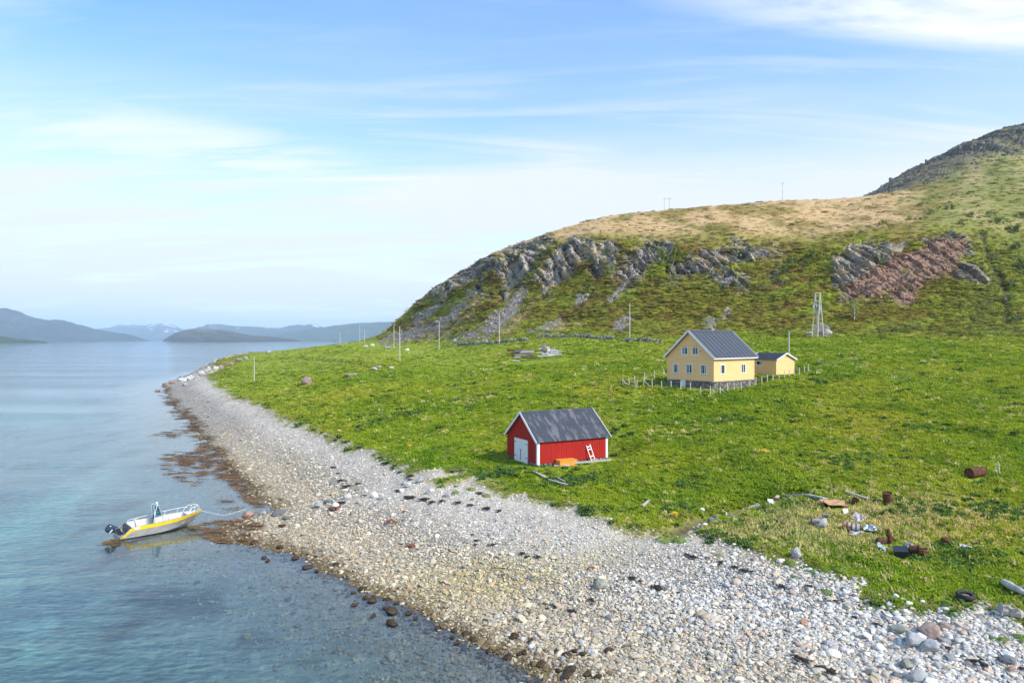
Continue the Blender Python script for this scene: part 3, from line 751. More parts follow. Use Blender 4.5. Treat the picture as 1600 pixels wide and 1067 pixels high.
m_far = mat('far_land', attr=('col', 'GEOMETRY'), rough=0.95, spec=0.05, noise=(0.004, 0.25, 5))
far_land('snowy_mountains', 12500, [(120, 532), (150, 514), (190, 507), (225, 508), (245, 506), (258, 504), (270, 507), (285, 514), (310, 512), (330, 510), (400, 516), (470, 520), (520, 533)], m_far, 'hazy blue snow-streaked mountain far across the fjord', seed=2, pcol=((0.09, 0.10, 0.10), (0.14, 0.13, 0.13)))
far_land('blue_hills', 9500, [(280, 533), (305, 512), (322, 506), (360, 508), (400, 510), (435, 512), (470, 506), (492, 507), (520, 515), (545, 520), (560, 533)], m_far, 'long blue ridge behind the rocky island', seed=3)
far_land('left_mountain', 6000, [(-600, 520), (-420, 470), (-250, 450), (-120, 462), (-40, 475), (0, 481), (14, 482), (34, 488), (58, 498), (105, 501), (130, 508), (160, 516), (200, 521), (228, 530), (236, 534)], m_far, 'broad hazy mountain sloping down to the fjord on the left', seed=5, depth=0.3)
far_land('right_far_hills', 7200, [(405, 534), (440, 521), (480, 514), (520, 508), (565, 504), (610, 502), (700, 490), (800, 480), (900, 495), (1000, 534)], m_far, 'gentle green-blue hills behind the headland', seed=7, pcol=((0.085, 0.105, 0.07), (0.08, 0.09, 0.07)))
far_land('rocky_island', 4800, [(254, 532), (262, 526), (272, 520), (290, 515), (312, 513), (335, 513.5), (355, 515), (375, 520), (395, 524), (420, 525), (455, 529), (470, 532)], m_far, 'low brown rocky island in the middle of the fjord', seed=9, pcol=((0.06, 0.055, 0.035), (0.13, 0.10, 0.075)), rough=1.2)
far_land('low_headland', 2900, [(-160, 522), (-60, 519), (0, 524), (14, 526), (28, 528.5), (55, 531), (72, 533.5), (84, 536)], m_far, 'low green headland at the left edge of the water', seed=11, depth=0.12, pcol=((0.05, 0.07, 0.02), (0.09, 0.08, 0.05)))

# ------------------------------------------------------------------ scattered cover: pebbles, grass, heath, scree
def scatter(name, pts, scl, rot, colr, idx, meshes, label, cat):
    n = len(pts)
    me = bpy.data.meshes.new(name); me.vertices.add(n); me.vertices.foreach_set('co', np.asarray(pts, np.float32).ravel())
    for nm, arr in (('scl', scl), ('rot', rot), ('tint', colr)):
        a = me.attributes.new(nm, 'FLOAT_VECTOR', 'POINT'); a.data.foreach_set('vector', np.asarray(arr, np.float32).ravel())
    a = me.attributes.new('pick', 'INT', 'POINT'); a.data.foreach_set('value', np.asarray(idx, np.int32))
    o = bpy.data.objects.new(name, me); COL.objects.link(o)
    src = bpy.data.collections.new(name + '_kinds')
    for i, m in enumerate(meshes):
        src.objects.link(bpy.data.objects.new('%s_kind_%02d' % (name, i), m))
    ng = bpy.data.node_groups.new(name, 'GeometryNodeTree')
    ng.interface.new_socket('Geometry', in_out='INPUT', socket_type='NodeSocketGeometry')
    ng.interface.new_socket('Geometry', in_out='OUTPUT', socket_type='NodeSocketGeometry')
    N, L = ng.nodes, ng.links
    gi, go = nn(N, 'NodeGroupInput'), nn(N, 'NodeGroupOutput')
    ip = nn(N, 'GeometryNodeInstanceOnPoints'); ci = nn(N, 'GeometryNodeCollectionInfo')
    ci.inputs['Collection'].default_value = src; ci.inputs['Separate Children'].default_value = True; ci.inputs['Reset Children'].default_value = True
    na = lambda t, k: (lambda q: (q.inputs['Name'].__setattr__('default_value', k), q)[1])(nn(N, 'GeometryNodeInputNamedAttribute', data_type=t))
    e = nn(N, 'FunctionNodeEulerToRotation')
    L.new(gi.outputs[0], ip.inputs['Points']); L.new(ci.outputs[0], ip.inputs['Instance']); ip.inputs['Pick Instance'].default_value = True
    L.new(na('INT', 'pick').outputs['Attribute'], ip.inputs['Instance Index'])
    L.new(na('FLOAT_VECTOR', 'rot').outputs['Attribute'], e.inputs[0]); L.new(e.outputs[0], ip.inputs['Rotation'])
    L.new(na('FLOAT_VECTOR', 'scl').outputs['Attribute'], ip.inputs['Scale'])
    L.new(ip.outputs[0], go.inputs[0])
    md = o.modifiers.new('scatter', 'NODES'); md.node_group = ng
    return tag(o, label, cat, kind='stuff')


_px = 800 + F * TX / TYd; _py = HZ - F * (TZ - CAM_H) / TYd
_ca = 0.5 * np.abs((_px[1:, 1:] - _px[:-1, :-1]) * (_py[1:, :-1] - _py[:-1, 1:]) - (_px[1:, :-1] - _px[:-1, 1:]) * (_py[1:, 1:] - _py[:-1, :-1]))
_ctr = lambda A: 0.25 * (A[1:, 1:] + A[:-1, :-1] + A[1:, :-1] + A[:-1, 1:])
_inview = ((_ctr(_px) > -200) & (_ctr(_px) < 2050) & (_ctr(_py) < 1300)) * 1.0


def sample(n, weight, per_area=None):
    """n points on the terrain; weight is a per-vertex array; spread evenly over what the slope shows of itself"""
    w = _ctr(weight) * _inview * (np.minimum(_ca, 400) if per_area is None else per_area)
    cw = np.cumsum(w.ravel()); k = np.searchsorted(cw, rng.random(n) * cw[-1])
    k = np.minimum(k, w.size - 1)
    i, j = np.unravel_index(k, w.shape); a, b = rng.random(n), rng.random(n)

    def lerp(A):
        a_, b_ = (a[:, None], b[:, None]) if A.ndim == 3 else (a, b)
        return (A[i, j] * (1 - a_) + A[i + 1, j] * a_) * (1 - b_) + (A[i, j + 1] * (1 - a_) + A[i + 1, j + 1] * a_) * b_
    return lerp


def lerp_pts(l):
    return np.stack([l(TX), l(TYd), l(TZ)], 1)


m_stone = mat('pebble', attr=('tint', 'INSTANCER'), rough=0.8, spec=0.25, noise=(6.0, 0.22, 4), bump=(9, 0.3, 0.02))
stones = [MB().rock((0, 0, 0), (1, random.uniform(0.65, 0.95), random.uniform(0.4, 0.65)), seed=i, sub=2 if i < 4 else 1, rough=0.18, cut=1.0).mesh('pebble_shape', m_stone, smooth=i == 0) for i in range(8)]
PEB = np.array([[0.66, 0.65, 0.62], [0.60, 0.56, 0.50], [0.50, 0.50, 0.50], [0.38, 0.39, 0.41], [0.55, 0.46, 0.36], [0.58, 0.43, 0.36], [0.24, 0.25, 0.27], [0.45, 0.40, 0.33], [0.72, 0.70, 0.66]])


def pebble_colours(x, y, s, n):
    c = PEB[rng.choice(9, n, p=[.24, .18, .17, .11, .08, .04, .05, .06, .07])] * rng.uniform(0.72, 1.05, (n, 1)) * np.array([1.11, 1.06, 0.97])
    low = 1 - sstep(3.0, 11.0, s + 2.5 * fbm(x * 0.08, y * 0.08, o=3))
    c = c * (1 - low[:, None] * np.array([0.16, 0.22, 0.34]))
    far = sstep(80, 125, y) * (1 - sstep(5, 13, s + 3 * fbm(x * 0.04, y * 0.04, o=2)))
    c = c * (1 - 0.35 * far[:, None])
    # olive film of algae on the lower shingle
    al = np.clip(np.maximum(np.exp(-(((x + 1) / 6.0) ** 2 + ((y - 40.5) / 3.2) ** 2)), np.exp(-(((x - 3.5) / 4.0) ** 2 + ((y - 41.0) / 1.8) ** 2))) * 1.1, 0, 1) * (rng.random(n) < 0.75)
    c = mixc(c, c * np.array([0.97, 0.92, 0.62]) , al)
    c = mixc(c, c * np.array([0.85, 0.85, 0.74]), 1 - sstep(-1.2, 0.3, s))
    wet = (1 - sstep(0.2, 2.0, s + 0.6 * rng.normal(size=n) + 1.2 * fbm(x * 0.2, y * 0.2, o=2))) * (s > -1.2)
    c = mixc(c, np.array([0.13, 0.085, 0.03]), np.clip(wet * (rng.random(n) < 0.75), 0, 1) * 0.9)
    return np.clip(c, 0.02, 0.85)


shingle = (1 - gmask) * sstep(-9, -1.5, TS) * (TZ > -1.2) * (TY < 260) * (TPX > 150) * (1 - 0.96 * THILL)
NP = 135000
l = sample(NP, shingle * (0.35 + 0.65 * sstep(-0.5, 0.5, TS)))
p = lerp_pts(l); s_ = l(TS)
size = np.exp(rng.normal(math.log(0.078), 0.42, NP)) * np.clip(p[:, 1] / 42, 0.95, 2.6) ** 0.45
size *= 1.08 - 0.40 * sstep(4, 12, s_ + 2 * fbm(p[:, 0] * .1, p[:, 1] * .1, o=2)) * sstep(34, 42, p[:, 1])
pc_ = pebble_colours(p[:, 0], p[:, 1], s_, NP); idx = rng.integers(0, 8, NP)
p[:, 2] += size * 0.18
scl = size[:, None] * rng.uniform(0.8, 1.25, (NP, 3)); scl[:, 2] *= 0.9
rot = np.stack([rng.normal(0, 0.3, NP), rng.normal(0, 0.3, NP), rng.uniform(0, 6.28, NP)], 1)
scatter('shingle', p, scl, rot, pc_, idx, stones, 'pale grey pebbles of the curved shingle beach', 'pebbles')

# the largest cobbles of the foreground, each one by itself
m_cob = [mat('cobble_%s' % nme, cc, rough=0.8, noise=(5, 0.25, 5), bump=(7, 0.35, 0.03), spec=0.25) for nme, cc in
         (('white', (0.52, 0.51, 0.48)), ('grey', (0.31, 0.315, 0.32)), ('buff', (0.43, 0.37, 0.29)), ('slate', (0.18, 0.185, 0.20)), ('pink', (0.45, 0.33, 0.27)), ('pale', (0.44, 0.43, 0.41)))]
cob_mesh = [[MB().rock((0, 0, 0), (1, 0.82, 0.6), seed=20 + k, sub=2, rough=0.22, cut=0.6).mesh('cobble', mm, smooth=k == 1) for k in range(3)] for mm in m_cob]
_tones = ['white', 'grey', 'buff', 'slate', 'pinkish', 'pale grey']
l = sample(250, shingle * sstep(0.3, 1.5, TS) * (TY < 52) * sstep(52, 30, TY) * (TPX < 1610))
pp = lerp_pts(l)
for q in range(len(pp)):
    k = int(rng.choice(6, p=[.26, .24, .15, .1, .08, .17])); o = bpy.data.objects.new('beach_cobble', cob_mesh[k][int(rng.integers(3))]); COL.objects.link(o)
    r_ = float(rng.uniform(0.14, 0.22)); o.location = (pp[q, 0], pp[q, 1], pp[q, 2] + r_ * 0.3); o.scale = (r_ * rng.uniform(.85, 1.2), r_ * rng.uniform(.8, 1.1), r_ * rng.uniform(.7, 1.05))
    o.rotation_euler = (rng.normal(0, .2), rng.normal(0, .2), rng.uniform(0, 6.28))
    qx = 800 + F * pp[q, 0] / pp[q, 1]
    zone = 'on the yellowish lower shingle' if qx < 850 else 'on the shingle below the round boulder' if qx < 1080 else 'on the pale shingle of the lower middle beach' if qx < 1300 else 'near the rock outcrop on the right beach'
    tag(o, 'large %s cobble %s' % (_tones[k], zone), 'stone', 'large %s cobbles %s' % (_tones[k], zone))

# grass: tufts of bent blades
m_grass = mat('grass_blade', attr=('tint', 'INSTANCER'), rough=0.75, spec=0.1, trans=0.25)


def tuft(seed, n, spread, h, w, up):
    """tussock: blades arching out from the crown and drooping to the ground, a few standing up"""
    r_ = random.Random(seed); b = MB()
    for i in range(n):
        a = r_.uniform(0, 6.28); dx, dy = math.cos(a), math.sin(a); sx, sy = -dy * w, dx * w
        ox, oy = r_.gauss(0, spread * .35), r_.gauss(0, spread * .35)
        k = r_.uniform(.55, 1.1); r0, r1, r2 = .05 * spread, .5 * spread * k, spread * k
        hh = h * r_.uniform(.6, 1.1); z1, z2 = hh, hh * r_.uniform(.05, .55)
        if r_.random() < up: r1 *= .4; r2 *= .5; z1, z2 = hh * .9, hh * 1.7
        q = lambda r, z, f: [(ox + dx * r - sx * f, oy + dy * r - sy * f, z), (ox + dx * r + sx * f, oy + dy * r + sy * f, z)]
        A, B = q(r0, hh * .35 - .1, 1), q(r1, z1, .9)
        b.add([A[0], B[0], B[1], A[1]], [(0, 1, 2, 3)]); b.add([B[0], (ox + dx * r2, oy + dy * r2, z2), B[1]], [(0, 1, 2)])
    return b.mesh('tuft_shape', m_grass)


tufts = [tuft(i, 26, 0.46, 0.15, 0.055, 0.06) for i in range(4)] + [tuft(10 + i, 24, 0.40, 0.20, 0.04, 0.25) for i in range(3)]
leafy = [tuft(30 + i, 20, 0.45, 0.20, 0.11, 0.1) for i in range(3)]
field = gmask * (1 - sstep(4.0, 4.3, Tt)) * (1 - 0.85 * sstep(0.85, 1.0, TPAD) * 0) * np.clip(1 - 1.0 * np.exp(-(TST / 1.0) ** 4), 0, 1) * (1 - coastrock) * (1 - rock)
NG = 130000
l = sample(NG, field)
p = lerp_pts(l); g_ = l(TG); t_ = l(Tt)
inb = np.zeros(NG, bool)
for (cx, cy), hd, L_, W_, pz in PADS:
    cs, sn = math.cos(R(hd)), math.sin(R(hd)); lx = (p[:, 0] - cx) * cs + (p[:, 1] - cy) * sn; ly = -(p[:, 0] - cx) * sn + (p[:, 1] - cy) * cs
    inb |= (lx > -0.35) & (lx < L_ + 0.35) & (ly > -0.35) & (ly < W_ + 0.35)
big = fbm(p[:, 0] * 0.045, p[:, 1] * 0.03, o=3); med = fbm(p[:, 0] * 0.28, p[:, 1] * 0.2, o=3); rnd = rng.random(NG)
colr = np.zeros((NG, 3)) + np.array([0.205, 0.270, 0.018])
colr = mixc(colr, np.array([0.295, 0.31, 0.032]), sstep(-0.15, 0.35, big) * 0.7)
colr = mixc(colr, np.array([0.115, 0.19, 0.014]), sstep(-0.05, 0.35, med + 0.4 * (rnd - 0.5)) * 0.75)
colr = mixc(colr, np.array([0.285, 0.335, 0.045]), sstep(100, 190, p[:, 1]) * 0.6)
dry_n = fbm(p[:, 0] * 0.09 + 30, p[:, 1] * 0.07, o=3)
junk = np.exp(-(((p[:, 0] - 20) / 8.0) ** 2 + ((p[:, 1] - 43) / 4.2) ** 2))
dry = (rng.random(NG) < 0.018 + 0.09 * sstep(0.15, 0.45, dry_n) + 0.62 * junk)
colr = np.where(dry[:, None], np.array([0.46, 0.395, 0.175]) * rng.uniform(0.75, 1.15, (NG, 1)), colr)
edge = np.exp(-((g_ - 0.2) / 0.8) ** 2); ed = rng.random(NG) < edge * 0.35
colr = np.where(ed[:, None], np.array([0.27, 0.23, 0.10]), colr)
colr *= rng.uniform(0.88, 1.14, (NG, 1)) * np.array([1.38, 1.36, 1.15])
yl = rng.random(NG) < 0.0006
colr[yl] = (0.8, 0.62, 0.02)
sz = np.clip(p[:, 1] / 60, 0.75, 2.6) ** 0.70 * rng.uniform(0.6, 1.2, NG) * 0.80
sz *= np.clip(0.35 + 0.5 * g_, 0.35, 1.0)                          # cropped short by the beach
nearb = np.zeros(NG)
for (cx, cy), hd, L_, W_, pz in PADS:
    nearb = np.maximum(nearb, 1 - sstep(0.5, 3.5, np.hypot(p[:, 0] - cx - 0.5 * (L_ * math.cos(R(hd)) - W_ * math.sin(R(hd))), p[:, 1] - cy - 0.5 * (L_ * math.sin(R(hd)) + W_ * math.cos(R(hd)))) - 0.62 * max(L_, W_)))
sz *= (1 - 0.5 * nearb) * (1 - 0.5 * np.exp(-(pline_dist(p[:, 0], p[:, 1], PATH) / 1.3) ** 2))
lush = fbm(p[:, 0] * 0.07 + 50, p[:, 1] * 0.055, o=3); sz *= 1 + 0.55 * lush
colr = mixc(colr, colr * np.array([0.78, 0.90, 0.85]), sstep(0.05, 0.4, lush)); colr = mixc(colr, colr * np.array([1.18, 1.07, 1.1]), sstep(0.05, 0.4, -lush))
mow = np.exp(-(((p[:, 0] + 1) / 6.5) ** 2 + ((p[:, 1] - 59) / 5.0) ** 2)); sz *= 1 - 0.45 * mow
hgt_ = np.where(dry, 1.35, 1.0) * rng.uniform(0.7, 1.2, NG) * np.clip(1.15 - 0.0035 * p[:, 1], 0.55, 1)
keep = ~inb
for qx, qy, qr in [(1509, 938, .6), (1508, 946, .5), (1408, 866, .5), (1404, 873, .45), (1386, 851, .5), (1433, 867, .5), (1433, 873, .4), (1331, 832, .6), (1331, 838, .5), (1281, 823, .5), (1281, 829, .4), (1387, 790, .4), (1525, 749, .7), (1525, 755, .6), (1334, 790, .4), (1308, 792, .9),
                   (1380, 862, .4), (1342, 815, .5), (1360, 834, .4), (1275, 780, .6), (1240, 771, .6), (1175, 790, .6), (1585, 933, .7), (1509, 861, .4), (1478, 856, .4), (880, 733, .7), (915, 728, .6), (845, 752, .6), (872, 760, .6), (1243, 880, .4), (834, 566, 3.0), (850, 565, 3.0), (810, 567, 2.5), (870, 564, 2.5), (795, 565, 2.0), (880, 562, 2.0)]:
    _q = pix(qx, qy); keep &= np.hypot(p[:, 0] - _q[0], p[:, 1] - _q[1]) > qr
idx = np.where(dry, rng.integers(4, 7, NG), rng.integers(0, 7, NG))
scatter('meadow_grass', p[keep], np.stack([sz, sz, sz * hgt_], 1)[keep], np.stack([rng.normal(0, .12, NG), rng.normal(0, .12, NG), rng.uniform(0, 6.28, NG)], 1)[keep], colr[keep], idx[keep], tufts,
        'tussocky green meadow grass with straw-coloured tufts', 'grass')
# patches of broad-leaved dark herbs
NH = 2400
hp = [pix(*q) for q in [(900, 755), (935, 800), (1050, 800), (600, 660), (640, 650), (1120, 850), (1180, 830), (1450, 800), (1500, 870), (1130, 655), (1080, 760), (1330, 720), (770, 745), (1560, 800), (1240, 790)]]
hm = np.zeros(TX.shape)
for q in hp:
    hm = np.maximum(hm, np.exp(-(((TX - q[0]) / 2.2) ** 2 + ((TY - q[1]) / 1.5) ** 2)))
l = sample(NH, field * (hm ** 1.5 + 0.03 * (TY < 120)))
p = lerp_pts(l); colr = np.array([0.085, 0.155, 0.030]) * rng.uniform(0.7, 1.4, (NH, 1)); sz = rng.uniform(0.5, 1.1, NH) * np.clip(p[:, 1] / 60, .8, 1.6)
scatter('meadow_herbs', p, np.stack([sz, sz, sz], 1), np.stack([sz * 0, sz * 0, rng.uniform(0, 6.28, NH)], 1), colr, rng.integers(0, 3, NH), leafy, 'dark broad-leaved herbs in patches among the grass', 'herbs')

# heath on the hill: low cushions of leaves
m_heath = mat('heath_leaf', attr=('tint', 'INSTANCER'), rough=0.85, spec=0.1, trans=0.2)


def cushion(seed, n=46):
    r_ = random.Random(seed); b = MB()
    for i in range(n):
        a = r_.uniform(0, 6.28); e = math.acos(r_.uniform(0.05, 1)); rr = r_.uniform(0.75, 1.05)
        c0 = Vector((math.cos(a) * math.sin(e), math.sin(a) * math.sin(e), math.cos(e) * 0.55)) * rr
        n0 = (c0 + Vector((r_.uniform(-.4, .4), r_.uniform(-.4, .4), r_.uniform(-.2, .4)))).normalized(); u = n0.orthogonal().normalized(); v = n0.cross(u)
        s = r_.uniform(0.13, 0.26)
        b.add([c0 - u * s - v * s * .5, c0 + u * s - v * s * .6, c0 + v * s * 1.1], [(0, 1, 2)])
    me = b.mesh('cushion_shape', m_heath, smooth=True)
    me.normals_split_custom_set_from_vertices([Vector((v[0], v[1], v[2] + .5)).normalized() for v in b.v])
    return me


cush = [cushion(i) for i in range(5)]
heath = sstep(3.98, 4.1, Tt) * THILL * (1 - rock) * (1 - scree) * (1 - red) * (1 - 0.3 * farcrag) * (TPX > 590) * (1 - 0.6 * sstep(6.0, 6.3, Tt)) * (1 - gully)
NB = 29000
l = sample(NB, heath); p = lerp_pts(l); base = l(TCOL)
t_ = l(Tt); rough_ = fbm(p[:, 0] * 0.08, p[:, 1] * 0.05, p[:, 2] * 0.25, o=3)
colr = base * rng.uniform(0.8, 1.6, (NB, 1)); k = rng.random(NB)
colr = np.where((k < 0.06)[:, None], np.array([0.065, 0.07, 0.02]), colr); colr = np.where(((k > 0.10) & (k < 0.16))[:, None], np.array([0.13, 0.075, 0.022]), colr)
sz = rng.uniform(0.35, 1.0, NB) * np.clip(p[:, 1] / 190, 0.75, 3.6) * (1 + 0.5 * sstep(0.0, 0.4, rough_)) * np.where(t_ > 6, 0.8, 1)
scatter('hill_heath', p, np.stack([sz * 1.25, sz, sz * rng.uniform(0.35, 0.75, NB)], 1), np.stack([sz * 0, sz * 0, rng.uniform(0, 6.28, NB)], 1), colr, rng.integers(0, 5, NB), cush,
        'olive, green and brown heath covering the hillside', 'heath')
# loose stones of the screes
NS = 15000
wgt = (scree * sstep(-0.35, 0.05, h2 + 0.25 * n2) + 0.30 * red + 0.16 * rock * (Tt < 9) + 0.25 * farcrag + 0.25 * coastrock * (TS > 0)) * (TPX > 240)
l = sample(NS, np.clip(wgt, 0, 1)); p = lerp_pts(l); rd = l(red); base = l(TCOL)
colr = np.where((rd > 0.4)[:, None], np.array([0.31, 0.19, 0.14]), np.array([0.30, 0.265, 0.235])) * rng.uniform(0.45, 1.25, (NS, 1)) * np.where(p[:, 1] > 560, 0.55, 1.0)[:, None]
sz = np.exp(rng.normal(math.log(0.34), 0.45, NS)) * np.where(rd > 0.4, 1.25, 1.0) * np.where(p[:, 1] > 560, 5.0, np.clip(p[:, 1] / 220, 0.7, 1.2))
scatter('scree_stones', p, sz[:, None] * rng.uniform(0.7, 1.3, (NS, 3)), rng.uniform(0, 6.28, (NS, 3)), colr, rng.integers(4, 8, NS), stones, 'loose grey and reddish stones of the hillside screes', 'scree')

# ------------------------------------------------------------------ buildings
m_red = mat('red_boards', (0.37, 0.014, 0.008), rough=0.75, noise=(3.0, 0.22, 5, (6, 6, 0.4)), wear=((0.30, 0.016, 0.012), 2.0, 0.55, 0.8, (5, 5, 0.5)))
m_white = mat('white_paint', (0.74, 0.74, 0.72), rough=0.6, noise=(4, 0.06, 4), wear=((0.55, 0.53, 0.48), 3.0, 0.66, 0.85))
m_yellow = mat('yellow_boards', (0.83, 0.52, 0.235), rough=0.7, noise=(1.2, 0.07, 4, (0.4, 0.4, 6)))
m_roofgrey = mat('grey_steel_roof', (0.070, 0.078, 0.096), rough=0.6, spec=0.35, noise=(1.5, 0.16, 4, (1, 3, 1)))
m_roofdark = mat('dark_felt_roof', (0.030, 0.034, 0.042), rough=0.6, noise=(2, 0.2, 4))
m_oldroof = mat('worn_sheet_roof', (0.052, 0.060, 0.075), rough=0.7, noise=(2.5, 0.18, 5, (5, 1.0, 1)), wear=((0.135, 0.132, 0.148), 0.6, 0.50, 0.57, (3.4, 0.9, 0.9)))
m_fstone = [mat('footing_stone_%d' % i, cc, rough=0.9, noise=(4, 0.3, 5), bump=(6, 0.5, 0.05)) for i, cc in enumerate([(0.20, 0.19, 0.18), (0.32, 0.29, 0.26), (0.14, 0.135, 0.13), (0.38, 0.31, 0.27)])]
m_mortar = mat('mortar', (0.30, 0.28, 0.25), rough=0.95, noise=(5, 0.3, 5))
m_dark = mat('painted_room_dark', (0.02, 0.02, 0.022), rough=0.9, noise=(2, 0.2, 2))  # near-black colour standing in for the shade of unlit rooms
m_curtain = mat('curtain_cloth', (0.42, 0.43, 0.42), rough=0.9, noise=(14, 0.2, 3, (5, 5, 0.4)))
m_iron = mat('iron', (0.03, 0.03, 0.032), rough=0.6, metal=0.4, noise=(9, 0.3, 3))
m_wood = mat('weathered_wood', (0.36, 0.33, 0.29), rough=0.9, noise=(3, 0.28, 5, (1, 1, 8)), bump=(6, 0.3, 0.02))
m_palewood = mat('bleached_wood', (0.47, 0.44, 0.39), rough=0.85, noise=(4, 0.2, 5), bump=(6, 0.3, 0.02))
m_conc = mat('concrete', (0.36, 0.35, 0.33), rough=0.95, noise=(4, 0.25, 5))
m_orange = mat('orange_board', (0.74, 0.30, 0.045), rough=0.6, noise=(3, 0.1, 4))

m_glass = bpy.data.materials.new('window_glass'); m_glass.use_nodes = True
_N, _L = m_glass.node_tree.nodes, m_glass.node_tree.links; _N.clear()
_o = nn(_N, 'ShaderNodeOutputMaterial'); _t = nn(_N, 'ShaderNodeBsdfTransparent'); _g = nn(_N, 'ShaderNodeBsdfGlossy'); _f = nn(_N, 'ShaderNodeFresnel'); _m = nn(_N, 'ShaderNodeMixShader')
_t.inputs[0].default_value = (0.80, 0.86, 0.88, 1); _g.inputs['Roughness'].default_value = 0.03; _f.inputs[0].default_value = 1.42
_L.new(_f.outputs[0], _m.inputs[0]); _L.new(_t.outputs[0], _m.inputs[1]); _L.new(_g.outputs[0], _m.inputs[2]); _L.new(_m.outputs[0], _o.inputs[0])


def wall_frame(face, L, W):
    """maps (u along the wall, out, z) to local xyz for a wall of a box x 0..L, y 0..W"""
    return {'front': lambda u, o, z: (u, -o, z), 'gable': lambda u, o, z: (-o, u, z), 'back': lambda u, o, z: (L - u, W + o, z), 'rear': lambda u, o, z: (L + o, W - u, z)}[face]


def pbox(b, fr, u0, u1, o0, o1, z0, z1, zt=None):
    """box on a wall; zt=(top at u0, top at u1) slants the top"""
    a, c_ = zt if zt else (z1, z1)
    v = [fr(u0, o0, z0), fr(u1, o0, z0), fr(u1, o1, z0), fr(u0, o1, z0), fr(u0, o0, a), fr(u1, o0, c_), fr(u1, o1, c_), fr(u0, o1, a)]
    b.add(v, [(3, 2, 1, 0), (4, 5, 6, 7), (0, 1, 5, 4), (1, 2, 6, 5), (2, 3, 7, 6), (3, 0, 4, 7)])


def vboards(fr, width, z0, top, step, holes=()):
    b = MB(); n = int(round(width / step)); st = width / n
    for i in range(n):
        u0, u1 = i * st + 0.006, (i + 1) * st - 0.006; o = 0.022 + 0.012 * (i % 2)
        segs = [(z0 + random.uniform(-0.015, 0.015), None)]
        for h in holes:
            if u1 > h[0] and u0 < h[1]:
                segs = [(h[3], None)] if h[2] <= z0 + 0.01 else [(z0, h[2]), (h[3], None)]
        for a, c_ in segs:
            if c_ is None:
                pbox(b, fr, u0, u1, 0, o, a, None, (top(u0), top(u1)))
            else:
                pbox(b, fr, u0, u1, 0, o, a, c_)
    return b


def hboards(fr, width, z0, top, step, holes=(), inv=None):
    """lapped horizontal boards; inv(z) -> (u0,u1) limits under a gable"""
    b = MB(); z = z0
    while z < top - 0.02:
        z1 = min(z + step, top); lim = (0, width) if inv is None else inv((z + z1) / 2)
        segs = [lim]
        for h in holes:
            if z1 > h[2] + 0.001 and z < h[3] - 0.001:
                ns = []
                for a, c_ in segs:
                    if h[1] <= a or h[0] >= c_: ns.append((a, c_)); continue
                    if h[0] > a: ns.append((a, h[0]))
                    if h[1] < c_: ns.append((h[1], c_))
                segs = ns
        for a, c_ in segs:
            if c_ - a < 0.02: continue
            la, lc = (a, c_)
            v = [fr(la, 0, z), fr(lc, 0, z), fr(lc, 0.034, z), fr(la, 0.034, z), fr(la, 0, z1), fr(lc, 0, z1), fr(lc, 0.014, z1), fr(la, 0.014, z1)]
            b.add(v, [(3, 2, 1, 0), (4, 5, 6, 7), (0, 1, 5, 4), (1, 2, 6, 5), (2, 3, 7, 6), (3, 0, 4, 7)])
        z = z1
    return b


def window(root, fr, u0, u1, z0, z1, mull, curtain, label=None):
    f = MB(); w = 0.10
    for a in ((u0 - w, u1 + w, z1 - 0.01, z1 + w), (u0 - w, u1 + w, z0 - w, z0 + 0.01), (u0 - w, u0 + 0.01, z0 + 0.01, z1 - 0.01), (u1 - 0.01, u1 + w, z0 + 0.01, z1 - 0.01)):
        pbox(f, fr, a[0], a[1], -0.05, 0.055, a[2], a[3])
    wo = f.build('window', m_white, root)
    s_ = MB(); t = 0.045
    for a in ((u0, u1, z1 - t, z1), (u0, u1, z0, z0 + t), (u0, u0 + t, z0 + t, z1 - t), (u1 - t, u1, z0 + t, z1 - t)):
        pbox(s_, fr, a[0] + 0.011, a[1] - 0.011, -0.04, 0.012, a[2] + 0.004, a[3] - 0.004)
    for m in mull:
        um = u0 + (u1 - u0) * m; pbox(s_, fr, um - 0.045, um + 0.045, -0.038, 0.016, z0 + t, z1 - t)
    s_.build('sash', m_white, wo)
    eds = [u0] + [u0 + (u1 - u0) * m for m in mull] + [u1]
    for a, c_ in zip(eds[:-1], eds[1:]):
        g = MB(); g.add([fr(a + .03, -0.02, z0 + .03), fr(c_ - .03, -0.02, z0 + .03), fr(c_ - .03, -0.02, z1 - .03), fr(a + .03, -0.02, z1 - .03)], [(0, 1, 2, 3)])
        g.build('pane', m_glass, wo)
    if curtain:
        for sd in curtain:
            cu = MB(); n = 7; cw = (u1 - u0) * abs(sd[1] - sd[0]); uu = u0 + (u1 - u0) * sd[0]
            top_, bot = [], []
            for i in range(n + 1):
                q = uu + cw * i / n; o = -0.10 - 0.02 * (i % 2)
                qq = u0 + (u1 - u0) * (sd[2] + (sd[3] - sd[2]) * i / n) if len(sd) > 2 else q
                top_.append(fr(q, o, z1)); bot.append(fr(qq, o, z0 + 0.05))
            cu.add(top_ + bot, [(i, i + 1, n + 1 + i + 1, n + 1 + i) for i in range(n)])
            cu.build('curtain', m_curtain, wo)
    return wo


